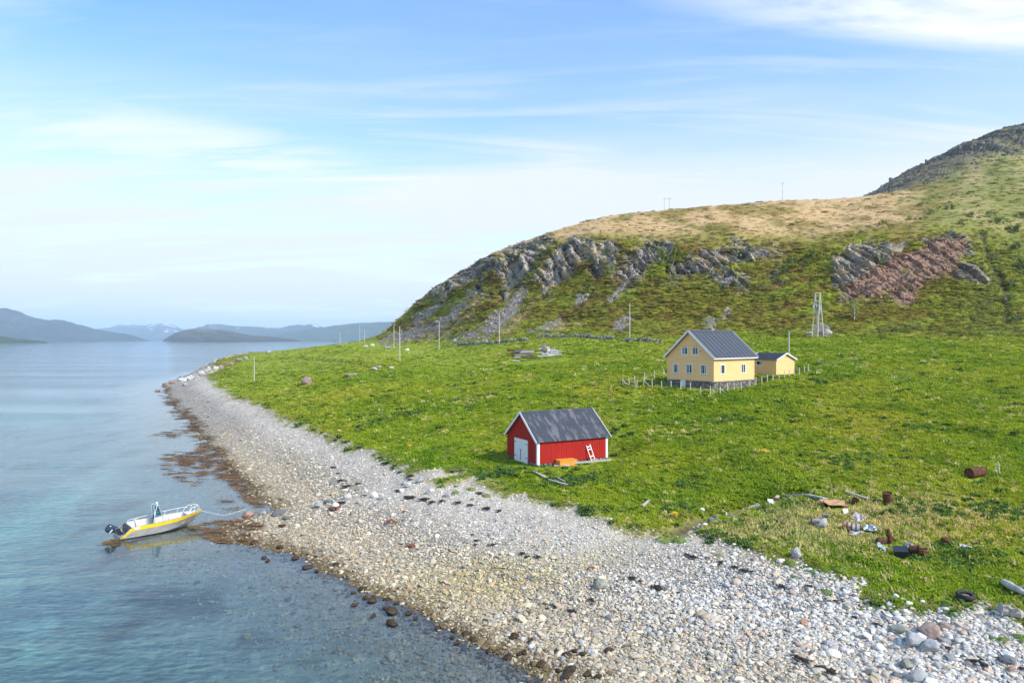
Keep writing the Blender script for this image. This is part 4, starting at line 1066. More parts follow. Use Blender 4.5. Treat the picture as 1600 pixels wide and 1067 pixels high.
def roof_slope(root, name, e0, e1, r0, r1, n, rows_, mt, corr=0, rib=0.0, th=0.035, overlap=0.12):
    """panels between eave line e0-e1 and ridge line r0-r1 (local points); each panel its own child"""
    e0, e1, r0, r1 = map(Vector, (e0, e1, r0, r1)); nrm = (e1 - e0).cross(r0 - e0).normalized()
    if nrm.z < 0: nrm = -nrm
    for k in range(rows_):
        v0 = max(k / rows_ - (overlap / (r0 - e0).length if k else 0), 0); v1 = (k + 1) / rows_
        lift = nrm * (0.022 * k)
        for i in range(n):
            a0, a1 = i / n + 0.0008, (i + 1) / n - 0.0008
            P_ = lambda a, v: (e0 + (e1 - e0) * a) * (1 - v) + (r0 + (r1 - r0) * a) * v + lift
            b = MB()
            if corr:
                m_ = corr * 4; lo, hi = [], []
                for j in range(m_ + 1):
                    a = a0 + (a1 - a0) * j / m_; w = nrm * (0.022 * math.sin(2 * math.pi * j / 4))
                    lo.append(P_(a, v0) + w); hi.append(P_(a, v1) + w)
                dn = nrm * -0.012
                b.add(lo + hi, [(j, j + 1, m_ + 2 + j, m_ + 1 + j) for j in range(m_)])
                b.add([q + dn for q in lo + hi], [(j + 1, j, m_ + 1 + j, m_ + 2 + j) for j in range(m_)])
            else:
                up = nrm * th
                q = [P_(a0, v0), P_(a1, v0), P_(a1, v1), P_(a0, v1)]
                b.add(q + [x + up for x in q], [(3, 2, 1, 0), (4, 5, 6, 7), (0, 1, 5, 4), (1, 2, 6, 5), (2, 3, 7, 6), (3, 0, 4, 7)])
                if rib and i < n - 1:
                    d = (e1 - e0).normalized() * 0.035
                    q = [P_(a1, v0) - d + up, P_(a1, v0) + d + up, P_(a1, v1) + d + up, P_(a1, v1) - d + up]
                    u2 = nrm * rib
                    b.add(q + [x + u2 for x in q], [(4, 5, 6, 7), (0, 1, 5, 4), (1, 2, 6, 5), (2, 3, 7, 6), (3, 0, 4, 7)])
            b.build('roof_sheet' if corr else 'roof_panel', mt, root, smooth=bool(corr))


def beam(b, p0, p1, w, h, up=(0, 0, 1)):
    """straight board from p0 to p1, w wide sideways, h high along up"""
    p0, p1 = Vector(p0), Vector(p1); t = (p1 - p0).normalized(); s_ = t.cross(Vector(up)).normalized(); u = s_.cross(t)
    v = [p + s_ * a * w / 2 + u * c_ * h / 2 for p in (p0, p1) for a, c_ in ((-1, -1), (1, -1), (1, 1), (-1, 1))]
    return b.add(v, [(3, 2, 1, 0), (4, 5, 6, 7), (0, 1, 5, 4), (1, 2, 6, 5), (2, 3, 7, 6), (3, 0, 4, 7)])


def footing(root, fr, width, z0, z1, step, seed, mats, thick=0.16, name='footing_stone'):
    """rubble course: stones merged by colour over a mortar core"""
    r_ = random.Random(seed); bs = [MB() for _ in mats]
    z = z0; row = 0
    while z < z1 - 0.03:
        hh = min(step * r_.uniform(0.55, 0.8), z1 - z); u = -r_.uniform(0, step * .6)
        while u < width:
            w = step * r_.uniform(0.6, 1.5); c_ = fr(min(max(u + w / 2, 0.1), width - 0.1), thick * 0.25, z + hh / 2)
            ax = Vector(fr(1, 0, 0)) - Vector(fr(0, 0, 0))
            sx = (w * .54, thick, hh * .56) if abs(ax.x) > .5 else (thick, w * .54, hh * .56)
            bs[r_.randrange(len(mats))].rock(c_, sx, seed=r_.randrange(40), sub=1, rough=0.18, rot=(0, 0, 0), cut=0.5)
            u += w
        z += hh; row += 1
    for b, m in zip(bs, mats):
        if b.v:
            o = b.build(name, m, root); o['kind'] = 'stuff'


def boathouse():
    L, W, zb, ze, zr = 7.6, 5.73, 0.16, 2.22, 4.46
    root = thing('boathouse', 'red wooden boathouse with white double door and worn grey roof above the beach', 'boathouse', (2.29, 61.0, 3.70), R(28))
    top_g = lambda u: ze + (zr - ze) * (1 - abs(u - W / 2) / (W / 2)) - 0.05
    fg = wall_frame('gable', L, W); ff = wall_frame('front', L, W); fb = wall_frame('back', L, W); frr = wall_frame('rear', L, W)
    du0, du1, dz0, dz1 = 1.76, 4.32, -0.1, 2.02
    vboards(fg, W, zb, top_g, 0.13, [(du0, du1, dz0, dz1)]).build('gable_wall', m_red, root)
    vboards(ff, L, zb, lambda u: ze, 0.13).build('side_wall', m_red, root)
    vboards(fb, L, zb, lambda u: ze, 0.13).build('side_wall', m_red, root)
    vboards(frr, W, zb, top_g, 0.13).build('gable_wall', m_red, root)
    MB().bx(0.02, L - 0.02, 0.02, W - 0.02, 0.3, 0.36).build('floor', m_wood, root)
    # double door with strap hinges and bolt
    for a, c_, hs in ((du0, (du0 + du1) / 2, 0), ((du0 + du1) / 2, du1, 1)):
        b = MB(); n = 8; st = (c_ - a - 0.02) / n
        for i in range(n):
            pbox(b, fg, a + 0.01 + i * st + 0.003, a + 0.01 + (i + 1) * st - 0.003, -0.02, 0.05 + 0.004 * (i % 2), dz0 - 0.05, dz1)
        d = b.build('door', m_white, root)
        for z in (0.35, 1.62):
            h = MB(); e = a + 0.02 if hs == 0 else c_ - 0.02; w = 0.42 if hs == 0 else -0.42
            pbox(h, fg, min(e, e + w), max(e, e + w), 0.056, 0.075, z, z + 0.05); h.build('hinge', m_iron, d)
        if hs:
            h = MB(); pbox(h, fg, a - 0.02, a + 0.03, 0.056, 0.085, 0.1, 0.95); pbox(h, fg, a - 0.16, a + 0.20, 0.058, 0.09, 0.98, 1.04); h.build('bolt', m_iron, d)
    # corner boards
    for (x, y, sx, sy) in ((-0.045, -0.045, 0.24, 0.24), (L - 0.19, -0.045, 0.235, 0.24), (-0.045, W - 0.19, 0.24, 0.235), (L - 0.19, W - 0.19, 0.235, 0.235)):
        MB().bx(x, x + sx, y, y + sy, 0.08, ze - 0.02).build('corner_board', m_white if y < 1 else m_red, root)
    # roof
    og, oe = 0.26, 0.24; k = (zr - ze) / (W / 2); zE = ze - k * oe + 0.06; zR = zr + 0.06
    roof_slope(root, 'roof', (-og, -oe, zE), (L + og, -oe, zE), (-og, W / 2, zR), (L + og, W / 2, zR), 9, 2, m_oldroof, corr=5)
    roof_slope(root, 'roof', (-og, W + oe, zE), (L + og, W + oe, zE), (-og, W / 2, zR), (L + og, W / 2, zR), 9, 2, m_oldroof, corr=5)
    b = MB()
    for sgn in (-1, 1):
        b.add([(-og, W / 2, zR + 0.07), (L + og, W / 2, zR + 0.07), (L + og, W / 2 + sgn * 0.16, zR - 0.16 * k + 0.055), (-og, W / 2 + sgn * 0.16, zR - 0.16 * k + 0.055)], [(0, 1, 2, 3)])
    b.build('ridge_cap', m_oldroof, root)
    for x in (-og - 0.02, L + og + 0.02):
        for y0 in (-oe - 0.03, W + oe + 0.03):
            b = MB(); zz = zE - 0.03 * k
            beam(b, (x, y0, zz - 0.02), (x, W / 2, zR - 0.02), 0.045, 0.20); b.build('bargeboard', m_white, root)
    # boulders under the sills
    r_ = random.Random(4); bs = [MB() for _ in m_fstone]
    for fr, wd in ((fg, W), (ff, L), (frr, W)):
        u = 0.1
        while u < wd:
            s_ = r_.uniform(0.16, 0.30)
            if not (fr is fg and du0 - .1 < u < du1 + .1):
                bs[r_.randrange(4)].rock(fr(u, -0.06, 0.02), (s_, s_ * .8, s_ * .7), seed=r_.randrange(30), sub=1, rough=0.2)
            u += s_ * 1.7
    for b, m in zip(bs, m_fstone):
        if b.v: b.build('sill_stone', m, root)['kind'] = 'stuff'
    return root


bh = boathouse()


def house():
    L, W, zf, ze, zr = 9.3, 7.66, 1.0, 4.30, 7.62
    root = thing('yellow_house', 'yellow wooden house with grey metal roof and stone cellar on the green slope', 'house', (26.6, 90.0, 8.42), R(38))
    fg, ff, fb, frr = [wall_frame(k, L, W) for k in ('gable', 'front', 'back', 'rear')]
    k = (zr - ze) / (W / 2)

    def inv(z):
        if z <= ze: return (0, W)
        e = (z - ze) / k; return (e, W - e)
    # windows as (u0,u1,z0,z1): gable u runs back-left from the near corner
    gw = [(1.18, 2.06, 1.00 + 0.98, 1.00 + 2.12), (3.50, 4.42, 1.98, 3.12), (5.78, 6.62, 1.98, 3.12), (2.52, 3.40, 4.52, 5.46), (4.26, 5.12, 4.52, 5.46)]
    fw = [(1.45, 2.35, 1.98, 3.12), (6.25, 7.15, 1.98, 3.12)]
    hboards(fg, W, zf, zr - 0.04, 0.165, [(a, b, c_, d) for a, b, c_, d in gw], inv).build('gable_wall', m_yellow, root)
    hboards(ff, L, zf, ze, 0.165, fw).build('side_wall', m_yellow, root)
    hboards(fb, L, zf, ze, 0.165).build('side_wall', m_yellow, root)
    hboards(frr, W, zf, zr - 0.04, 0.165, (), inv).build('gable_wall', m_yellow, root)
    MB().bx(0.5, L - 0.5, 0.5, W - 0.5, zf + 0.3, ze - 0.2).build('room_dark_block', m_dark, root)  # closed block behind the panes, indoor darkness painted on its faces
    MB().bx(0.6, L - 0.6, 2.0, W - 2.0, ze - 0.1, ze + 1.35).build('attic_dark_block', m_dark, root)
    cur = [[(0, .30, 0, .1), (.6, 1, .72, 1)], [(0, .28, 0, .18), (.72, 1, .85, 1)], [(0, .25, 0, .12), (.55, 1, .85, 1)], [(0, .35), (.8, 1)], [(0, .22), (.68, 1)]]
    for i, w in enumerate(gw):
        window(root, fg, *w, [0.5] if i in (1, 3, 4) else [0.28 if i == 0 else 0.24], cur[i])
    window(root, ff, *fw[0], [0.3], [(0, .22), (.8, 1)]); window(root, ff, *fw[1], [0.5], [(0.04, .42), (.58, .96)])
    MB().bx(-0.045, 0.12, -0.045, 0.12, zf, ze).build('corner_board', m_yellow, root)
    MB().bx(L - 0.12, L + 0.045, -0.045, 0.12, zf, ze).build('corner_board', m_yellow, root)
    MB().bx(-0.045, 0.12, W - 0.12, W + 0.045, zf, ze).build('corner_board', m_yellow, root)
    # stone cellar
    MB().bx(0.12, L - 0.12, 0.12, W - 0.12, -0.8, zf - 0.01).build('cellar_core', m_mortar, root)
    footing(root, fg, W, -0.6, zf, 0.34, 1, m_fstone); footing(root, ff, L, -0.6, zf, 0.34, 2, m_fstone); footing(root, frr, W, -0.4, zf, 0.4, 3, m_fstone)
    d = MB(); pbox(d, fg, 4.42, 5.22, 0.16, 0.24, -0.35, 1.0); dr = d.build('cellar_door', m_white, root)
    d = MB(); pbox(d, fg, 4.54, 5.10, 0.241, 0.255, -0.2, 0.9); d.build('door_panel', m_white, dr)
    # roof
    og, oe = 0.42, 0.36; zE = ze - k * oe + 0.10; zR = zr + 0.10
    roof_slope(root, 'roof', (-og, -oe, zE), (L + og, -oe, zE), (-og, W / 2, zR), (L + og, W / 2, zR), 11, 1, m_roofgrey, rib=0.05)
    roof_slope(root, 'roof', (-og, W + oe, zE), (L + og, W + oe, zE), (-og, W / 2, zR), (L + og, W / 2, zR), 11, 1, m_roofgrey, rib=0.05)
    b = MB()
    for s_ in (-1, 1):
        b.add([(-og, W / 2, zR + 0.13), (L + og, W / 2, zR + 0.13), (L + og, W / 2 + s_ * .2, zR - .2 * k + 0.11), (-og, W / 2 + s_ * .2, zR - .2 * k + 0.11)], [(0, 1, 2, 3)])
    b.build('ridge_cap', m_roofgrey, root)
    for x in (-og - 0.02, L + og + 0.02):
        for y0 in (-oe - 0.04, W + oe + 0.04):
            b = MB(); beam(b, (x, y0, zE - 0.04 * k - 0.02), (x, W / 2, zR - 0.02), 0.05, 0.26); b.build('bargeboard', m_white, root)
    for y0 in (-oe + 0.02, W + oe - 0.02):
        MB().bx(-og, L + og, y0 - 0.02, y0 + 0.02, zE - 0.17, zE - 0.01).build('eave_board', m_white, root)
    MB().bx(-og + 0.03, -0.03, -oe + 0.05, 0.3, zE - 0.02, zE + 0.001).build('soffit', m_white, root)
    ch = MB().bx(5.2, 5.75, W / 2 + 0.25, W / 2 + 0.8, zr - 1.2, zr + 0.42).build('chimney', m_conc, root)
    MB().bx(5.14, 5.81, W / 2 + 0.19, W / 2 + 0.86, zr + 0.421, zr + 0.50).build('chimney_cap', m_conc, ch)
    b = MB(); pbox(b, fg, 2.05, 2.13, 0.04, 0.12, 4.9, 5.0); b.build('outdoor_lamp', m_iron, root)
    return root


house()


def shed():
    L, W, ze, zr = 4.93, 4.2, 2.20, 3.06
    root = thing('garden_shed', 'small yellow shed with dark roof behind the yellow house', 'shed', (38.7, 100.0, 9.80), R(38))
    fg, ff, fb, frr = [wall_frame(k, L, W) for k in ('gable', 'front', 'back', 'rear')]
    k = (zr - ze) / (L / 2); top = lambda u: ze + k * (L / 2 - abs(u - L / 2)) - 0.03

    def inv(z):
        if z <= ze: return (0, L)
        e = (z - ze) / k; return (e, L - e)
    hole = (2.35, 3.2, 1.35, 1.92)
    hboards(ff, L, 0.0, zr - 0.04, 0.165, (), inv).build('gable_wall', m_yellow, root)
    hboards(fb, L, 0.0, zr - 0.04, 0.165, (), inv).build('gable_wall', m_yellow, root)
    hboards(fg, W, 0.0, ze, 0.165, [hole]).build('side_wall', m_yellow, root)
    hboards(frr, W, 0.0, ze, 0.165).build('side_wall', m_yellow, root)
    MB().bx(0.4, L - 0.4, 0.4, W - 0.4, 0.1, ze - 0.1).build('room_dark_block', m_dark, root)  # black block in place of the unlit inside, its shade is colour
    window(root, fg, *hole, [0.3], None)
    og, oe = 0.28, 0.30; zE = ze - k * oe + 0.07; zR = zr + 0.07
    roof_slope(root, 'roof', (-oe, -og, zE), (-oe, W + og, zE), (L / 2, -og, zR), (L / 2, W + og, zR), 5, 1, m_roofdark, th=0.03)
    roof_slope(root, 'roof', (L + oe, -og, zE), (L + oe, W + og, zE), (L / 2, -og, zR), (L / 2, W + og, zR), 5, 1, m_roofdark, th=0.03)
    for y in (-og - 0.02, W + og + 0.02):
        for x0 in (-oe - 0.03, L + oe + 0.03):
            b = MB(); beam(b, (x0, y, zE - 0.03), (L / 2, y, zR - 0.02), 0.045, 0.20); b.build('bargeboard', m_white, root)
    MB().bx(L - 0.10, L + 0.04, -0.04, 0.1, 0, ze).build('corner_board', m_yellow, root)
    return root


shed()

# ------------------------------------------------------------------ fence round the house
m_post = mat('grey_post', (0.58, 0.55, 0.48), rough=0.9, noise=(5, 0.25, 4, (1, 1, 3)))
m_wire = mat('wire', (0.35, 0.35, 0.34), rough=0.5, metal=0.6, noise=(5, 0.1, 2))
zf = lambda x, y: (960 + x / 5.0, 490 + y / 5.0)
front = [(228, 577), (295, 585), (370, 592), (443, 601), (518, 612), (595, 613), (673, 641), (752, 645), (827, 646), (885, 633), (935, 613), (992, 599), (1055, 579), (1105, 566),
         (1152, 555), (1197, 544), (1240, 530), (1288, 520), (1330, 506), (1368, 496), (1405, 489), (1445, 481), (1485, 468), (1515, 455)]
left_ = [(65, 567), (115, 572), (155, 548), (235, 530), (312, 522), (387, 505)]
f0 = at(*zf(*front[8])); fence = thing('wire_fence', 'wire fence on grey wooden posts around the yellow house', 'fence', f0)
posts = []
for seq in (front, left_):
    pr = []
    for q in seq:
        w = at(*zf(*q)); h = random.uniform(1.0, 1.18); b = MB()
        tx, ty = random.uniform(-.04, .04), random.uniform(-.04, .04)
        b.tube([(0, 0, -0.3), (tx, ty, h)], 0.065, 6, 0.055)
        b.build('post', m_post, fence, loc=w - f0); pr.append((w - f0, Vector((tx, ty, h))))
    for hh in (0.45, 0.85):
        b = MB()
        for (a, ta), (c_, tc_) in zip(pr[:-1], pr[1:]):
            b.tube([a + ta * hh, c_ + tc_ * hh], 0.008, 3, cap=False)
        b.build('wire', m_wire, fence)
    posts.append(pr)
for (i, q) in ((0, 1), (8, 7), (8, 9)):
    a = posts[0][i][0] + Vector((0, 0, 0.8)); c_ = posts[0][i][0] + (posts[0][q][0] - posts[0][i][0]) * 0.75
    b = MB(); b.tube([a, c_ + Vector((0, 0, 0.02))], 0.04, 5); b.build('brace', m_post, fence)
a = posts[1][0][0] + Vector((0, 0, 0.8)); c_ = posts[1][1][0]
MB().tube([a, c_], 0.045, 5).build('brace', m_post, fence)
MB().tube([a - Vector((0, 0, .3)), c_ + Vector((0.1, 0.3, 0))], 0.04, 5).build('brace', m_post, fence)
g = at(*zf(172, 596)); gt = thing('fence_gate', 'short broken wooden gate leaning at the left end of the fence', 'gate', g, 0.5)
for i in range(4):
    MB().box((0, 0, 0.2 + i * 0.28), (0.42, 0.04, 0.09), (0, random.uniform(-.1, .1), 0)).build('slat', m_wood, gt)
for x in (-0.2, 0.2):
    MB().bx(x - .04, x + .04, 0.03, 0.1, -0.2, 1.3).build('upright', m_wood, gt)

# ------------------------------------------------------------------ poles
m_pole = mat('pole_wood', (0.50, 0.47, 0.43), rough=0.9, noise=(3, 0.2, 4, (1, 1, 4)))
m_ins = mat('insulator', (0.5, 0.52, 0.52), rough=0.3, noise=(9, 0.1, 2))
m_steel = mat('galvanised_steel', (0.36, 0.40, 0.45), rough=0.45, metal=0.5, noise=(4, 0.15, 3))


def pole(px, ytop, ybase, label, d=None, arm=False, group='utility poles along the shore line'):
    w = at(px, ybase) if d is None else Vector((*brg(px, d), 0))
    if d is not None: w.z = gz(w.x, w.y)
    h = max((HZ - ytop) / F * w.y + CAM_H - w.z, 1.0)
    t = thing('utility_pole', label, 'pole', w, random.uniform(0, 6), group); k = random.uniform(-.008, .008) * h
    MB().tube([(0, 0, -0.5), (k * .5, 0, h * .5), (k, 0, h)], [0.14, 0.12, 0.09], 8).build('shaft', m_pole, t)
    if arm:
        MB().box((k, 0, h - 0.25), (2.6, 0.14, 0.16)).build('crossarm', m_pole, t)
        for x in (-1.2, -0.35, 1.2):
            MB().lathe([(0.05, 0), (0.09, 0.12), (0.05, 0.2), (0.08, 0.34)], 6, (k + x, 0, h - 0.17)).build('insulator', m_ins, t)
    else:
        MB().box((k, 0.02, h - 0.18), (0.34, 0.06, 0.06)).build('bracket', m_steel, t)
    return t


pole(397, 558, 598, 'bare pole nearest the pebble beach at the grassy point')
pole(624.5, 510, 563, 'tall pole standing alone in the mid meadow below the scree')
pole(780, 490, 538, 'pole by the stone wall just left of the ruin')
pole(984, 474, 531, 'pole by the stone wall between the ruin and the house')
pole(1233, 517, 560, 'short pole right behind the yellow shed')
pole(615.5, 507, 537, 'pole close behind the lone meadow pole at the foot of the scree', d=235)
pole(686, 503, 537, 'faint pole at the foot of the scree between two taller ones', d=215)
pole(562, 507, 533, 'taller of two distant poles on the skyline left of the hill', d=292)
pole(569.5, 514, 533, 'shorter of two distant poles on the skyline left of the hill', d=297)
pole(531, 518, 539, 'leftmost distant pole on the meadow skyline', d=285)
pole(1038, 310, 334, 'left pole of the pair on the hilltop skyline', d=352, arm=True, group='poles on the hilltop skyline')
pole(1046, 310, 333, 'right pole of the pair on the hilltop skyline', d=354, arm=True, group='poles on the hilltop skyline')
pole(1223, 286, 319, 'single tall pole with crossarm on the hilltop skyline', d=393, arm=True, group='poles on the hilltop skyline')

w = at(1278, 527); pz = (HZ - 457) / F * w.y + CAM_H - w.z
py_ = thing('transformer_mast', 'four-legged pale timber transformer mast on the hillside behind the shed', 'mast', w)
s_ = w.y / F
for (bx_, by, tx, ty) in ((-9, 0.2, -3, 0.2), (-4.5, -1.2, 3, -0.1), (2.5, 0.6, -2.4, 0.3), (8.5, -0.2, 3.6, 0.1)):
    MB().tube([(bx_ * s_, by, -0.4), (tx * s_, ty, pz)], 0.15, 8, 0.11).build('leg', m_pole, py_)
for z, a in ((0.99, 4.2), (0.80, 5.2), (0.56, 6.4)):
    MB().box((0, 0.05, pz * z), (a * 2 * s_, 0.16, 0.16)).build('crossarm', m_pole if z > .9 else m_steel, py_)
tr = MB().box((2.2 * s_, -0.05, pz * 0.64), (0.7, 0.6, 0.95)).build('transformer', m_steel, py_)
for x in (-.2, 0, .2):
    MB().lathe([(0.04, 0), (0.07, .1), (0.04, .2)], 6, (2.2 * s_ + x, -.05, pz * .64 + .475)).build('insulator', m_ins, tr)
MB().box((-6.5 * s_, 0.1, pz * 0.68), (0.4, 0.4, 0.6)).build('switch_box', m_steel, py_)

# ------------------------------------------------------------------ dry stone wall at the hill foot
m_wst = [mat('wall_stone_%d' % i, cc, rough=0.95, noise=(3, 0.3, 4)) for i, cc in enumerate([(0.22, 0.215, 0.21), (0.13, 0.13, 0.135), (0.33, 0.31, 0.28)])]


def stone_wall(pts, label, seed):
    r_ = random.Random(seed); P3 = [at(*p) for p in pts]; o = P3[0]
    t = thing('stone_wall', label, 'wall', o, 0, 'dry stone walls at the hill foot'); bs = [MB() for _ in m_wst]
    for a, b in zip(P3[:-1], P3[1:]):
        n = max(int((b - a).length / 0.42), 1)
        for i in range(n):
            q = a + (b - a) * (i / n); z0 = gz(q.x, q.y)
            for hh in range(r_.choice((2, 2, 3))):
                s = r_.uniform(0.22, 0.38)
                bs[r_.randrange(3)].rock((q.x - o.x + r_.uniform(-.15, .15), q.y - o.y + r_.uniform(-.2, .2), z0 - o.z + 0.12 + hh * 0.36), (s * 1.2, s, s * .8), seed=r_.randrange(40), sub=1, cut=.5)
    for b, m in zip(bs, m_wst):
        b.build('stones', m, t)['kind'] = 'stuff'


stone_wall([(715, 540.5), (745, 539), (778, 537.5), (805, 535), (826, 531.5)], 'low dark stone wall running left from the pole by the ruin', 1)
stone_wall([(838, 529.5), (852, 527.5), (880, 526.5), (905, 527.5), (935, 530.5), (962, 532.5)], 'middle stretch of the dry stone wall at the foot of the hill', 2)
stone_wall([(971, 533), (985, 533.5), (1008, 534.5), (1036, 536)], 'short right end of the stone wall towards the yellow house', 3)

# ------------------------------------------------------------------ the collapsed building in the meadow
m_rust = mat('rust', (0.105, 0.045, 0.026), rough=0.9, noise=(5, 0.4, 5), bump=(8, 0.4, 0.02), wear=((0.21, 0.085, 0.035), 3, 0.5, 0.75))
m_brown = mat('rotten_wood', (0.17, 0.115, 0.075), rough=0.95, noise=(4, 0.35, 5))
c0 = at(834, 562); ru = thing('collapsed_shed', 'collapsed grey and white timber ruin lying in the meadow', 'ruin', c0); ru.scale = (1, 1, 1.5); ru.location.z += .28
S = c0.y / F
_rr = random.Random(12)
for i in range(15):                                        # fallen log wall on the left: long boards in a low heap
    ln = _rr.uniform(14, 26); x0 = -46 + ln / 2 + _rr.uniform(0, 49 - ln)
    MB().box((x0 * S, _rr.uniform(-.35, .5), 0.12 + 0.075 * i), (ln * S, _rr.uniform(.1, .2), _rr.uniform(.20, .36)), (_rr.uniform(-.5, .3), _rr.uniform(-.05, .05), _rr.uniform(-.12, .12))).build('board', [m_brown, m_wood, m_brown, m_fstone[2], m_rust][i % 5], ru)
for i in range(11):                                        # white cladding slid over the wreck
    ln = _rr.uniform(16, 30); x0 = 24 + _rr.uniform(-8, 9)
    MB().box((x0 * S, -.5 + .22 * i, 0.25 + 0.10 * i), (ln * S, .34, .05), (_rr.uniform(-.7, -.2), _rr.uniform(-.10, .03), _rr.uniform(-.08, .16))).build('white_board', m_white if i % 3 else m_palewood, ru)
for i in range(7):                                         # broken roof leaning at the back
    MB().box(((15 + i * 4.4) * S, 1.5, 1.55 - i * 0.15), (_rr.uniform(3.4, 5.0) * S, 1.9, 0.07), (_rr.uniform(.35, .6), _rr.uniform(.0, .2), _rr.uniform(-.15, .15))).build('roof_board', [m_fstone[2], m_fstone[0], m_wood][i % 3], ru)
for x, h in ((17, 1.7), (19, 1.4), (26, 1.0)):
    MB().box((x * S, 0.5, h / 2), (0.22, 0.3, h), (0.1, random.uniform(-.2, .2), 0)).build('stud', m_brown, ru)
for a in ((36, -1.6, 9), (30, -1.9, 7)):
    MB().box((a[0] * S, a[1], 0.12), (a[2] * S, 0.18, 0.06), (0, 0, random.uniform(.1, .4))).build('fallen_board', m_palewood, ru)
o = at(807, 566); tag(MB().box((0, 0, 0.12), (1.6, 0.5, 0.06), (0.15, 0.05, 0)).build('loose_board', m_white, None, loc=o), 'white board lying in the grass before the collapsed ruin', 'board')

# ------------------------------------------------------------------ the boat
m_alu = mat('aluminium', (0.50, 0.485, 0.46), rough=0.42, metal=0.55, noise=(2.2, 0.14, 5, (1, 1, 3)), wear=((0.36, 0.33, 0.29), 1.6, 0.52, 0.75))
m_yel = mat('yellow_stripe', (0.86, 0.56, 0.01), rough=0.35, spec=0.5, noise=(3, 0.06, 3))
m_liner = mat('boat_liner', (0.60, 0.57, 0.51), rough=0.7, noise=(4, 0.14, 4))
m_gel = mat('white_gelcoat', (0.80, 0.80, 0.78), rough=0.35, spec=0.5, noise=(5, 0.05, 3))
m_grey = mat('grey_panel', (0.20, 0.205, 0.21), rough=0.6, noise=(5, 0.18, 4))
m_navy = mat('navy_cowl', (0.018, 0.035, 0.060), rough=0.28, spec=0.6, noise=(4, 0.15, 3))
m_black = mat('black_plastic', (0.018, 0.018, 0.020), rough=0.5, noise=(6, 0.2, 3))
m_teal = m_glass.copy(); m_teal.name = 'tinted_screen'
[n for n in m_teal.node_tree.nodes if n.type == 'BSDF_TRANSPARENT'][0].inputs[0].default_value = (0.42, 0.66, 0.70, 1)
m_rope = mat('white_rope', (0.78, 0.77, 0.72), rough=0.8, noise=(20, 0.15, 2))
m_lightblue = mat('light_blue_vinyl', (0.45, 0.62, 0.66), rough=0.5, noise=(5, 0.08, 3))
ip = lambda x, xs, ys: float(np.interp(x, xs, ys))
bxs = [-0.15, 0.2, 0.5, 0.75, 1.5, 2.5, 3.3, 4.0, 4.6, 5.1, 5.5, 5.8, 6.0]


def sheer(x): return ip(x, [-.15, .2, .5, .8, 2.5, 4.0, 6.0], [.16, .40, .68, .82, .85, .93, 1.08])
def sbeam(x): return ip(x, [-.15, .8, 2.5, 3.3, 4.0, 4.6, 5.1, 5.5, 5.8, 6.0], [1.07, 1.12, 1.16, 1.13, 1.03, .84, .62, .38, .17, .02])
def cbeam(x): return ip(x, [-.15, 2.5, 3.3, 4.0, 4.6, 5.1, 5.5, 5.8, 6.0], [.96, .99, .93, .75, .48, .25, .10, .03, .005])
def chz(x): return ip(x, [-.15, 2.5, 3.3, 4.0, 4.6, 5.1, 5.5, 5.8, 6.0], [.03, .05, .10, .19, .30, .42, .58, .80, .99])
def klz(x): return ip(x, [-.15, 3.3, 4.0, 4.6, 5.1, 5.5, 5.8, 6.0], [-.24, -.24, -.20, -.10, .08, .40, .72, .97])


boat = thing('motorboat', 'aluminium open motorboat with yellow stripe moored by the shore', 'boat', (-29.8, 51.75, 0.02), R(43))
_bm_hull, _bm_str, _bm_gun, _bm_in = MB(), MB(), MB(), MB()


def strip(b, A, B, flip):
    n = len(A)
    b.add(list(A) + list(B), [((i, i + 1, n + i + 1, n + i) if not flip else (n + i, n + i + 1, i + 1, i)) for i in range(n - 1)])


def sb_z(x): return max(sheer(x) - ip(x, [-.15, .3, .8, 6], [.12, .26, .28, .22]), chz(x) + 0.01)


for sd in (1, -1):
    K = [(x, 0, klz(x)) for x in bxs]; Cn = [(x, sd * cbeam(x), chz(x)) for x in bxs]
    def mid(x, z):
        a = (z - chz(x)) / max(sheer(x) - chz(x), 1e-3); return cbeam(x) + (sbeam(x) - cbeam(x)) * a
    Sb = [(x, sd * mid(x, sb_z(x)), sb_z(x)) for x in bxs]; Sh = [(x, sd * sbeam(x), sheer(x)) for x in bxs]
    fl = sd < 0
    strip(_bm_hull, K, Cn, fl); strip(_bm_hull, Cn, Sb, fl)
    o1 = [(p[0], p[1] + sd * 0.015, p[2]) for p in Sb]; o2 = [(p[0], p[1] + sd * 0.015, p[2] + .004) for p in Sh]
    strip(_bm_str, Sb, o1, fl); strip(_bm_str, o1, o2, fl); strip(_bm_str, o2, [(p[0], p[1] - sd * .01, p[2] + .006) for p in Sh], fl)
    gi = [(x, sd * max(sbeam(x) - ip(x, [0, 4.5, 6], [.17, .17, .3]), 0), sheer(x) + .004) for x in bxs]
    strip(_bm_gun, [(p[0], p[1] - sd * .012, p[2] + .006) for p in Sh], gi, fl)
    xi = [x for x in bxs if x >= 0.75]
    G2 = [(x, sd * max(sbeam(x) - .17, 0), sheer(x)) for x in xi]; Fl = [(x, sd * max(min(sbeam(x) - .24, cbeam(x) + .1), 0), .30 + max(chz(x) - .12, 0)) for x in xi]
    strip(_bm_in, G2, Fl, fl); strip(_bm_in, Fl, [(x, 0, .30 + max(chz(x) - .12, 0)) for x in xi], fl)
_bm_hull.add([(-.15, -.96, .03), (-.15, 0, -.24), (-.15, .96, .03), (-.15, 1.07, .16), (-.15, -1.07, .16)], [(0, 1, 2, 3, 4)])
_bm_hull.build('hull', m_alu, boat); st_ = _bm_str.build('stripe', m_yel, boat); _bm_gun.build('gunwale', m_alu, boat); _bm_in.build('liner', m_liner, boat)
MB().box((0.97, -1.130, 0.715), (0.42, 0.012, 0.13)).build('white_patch', m_gel, st_)
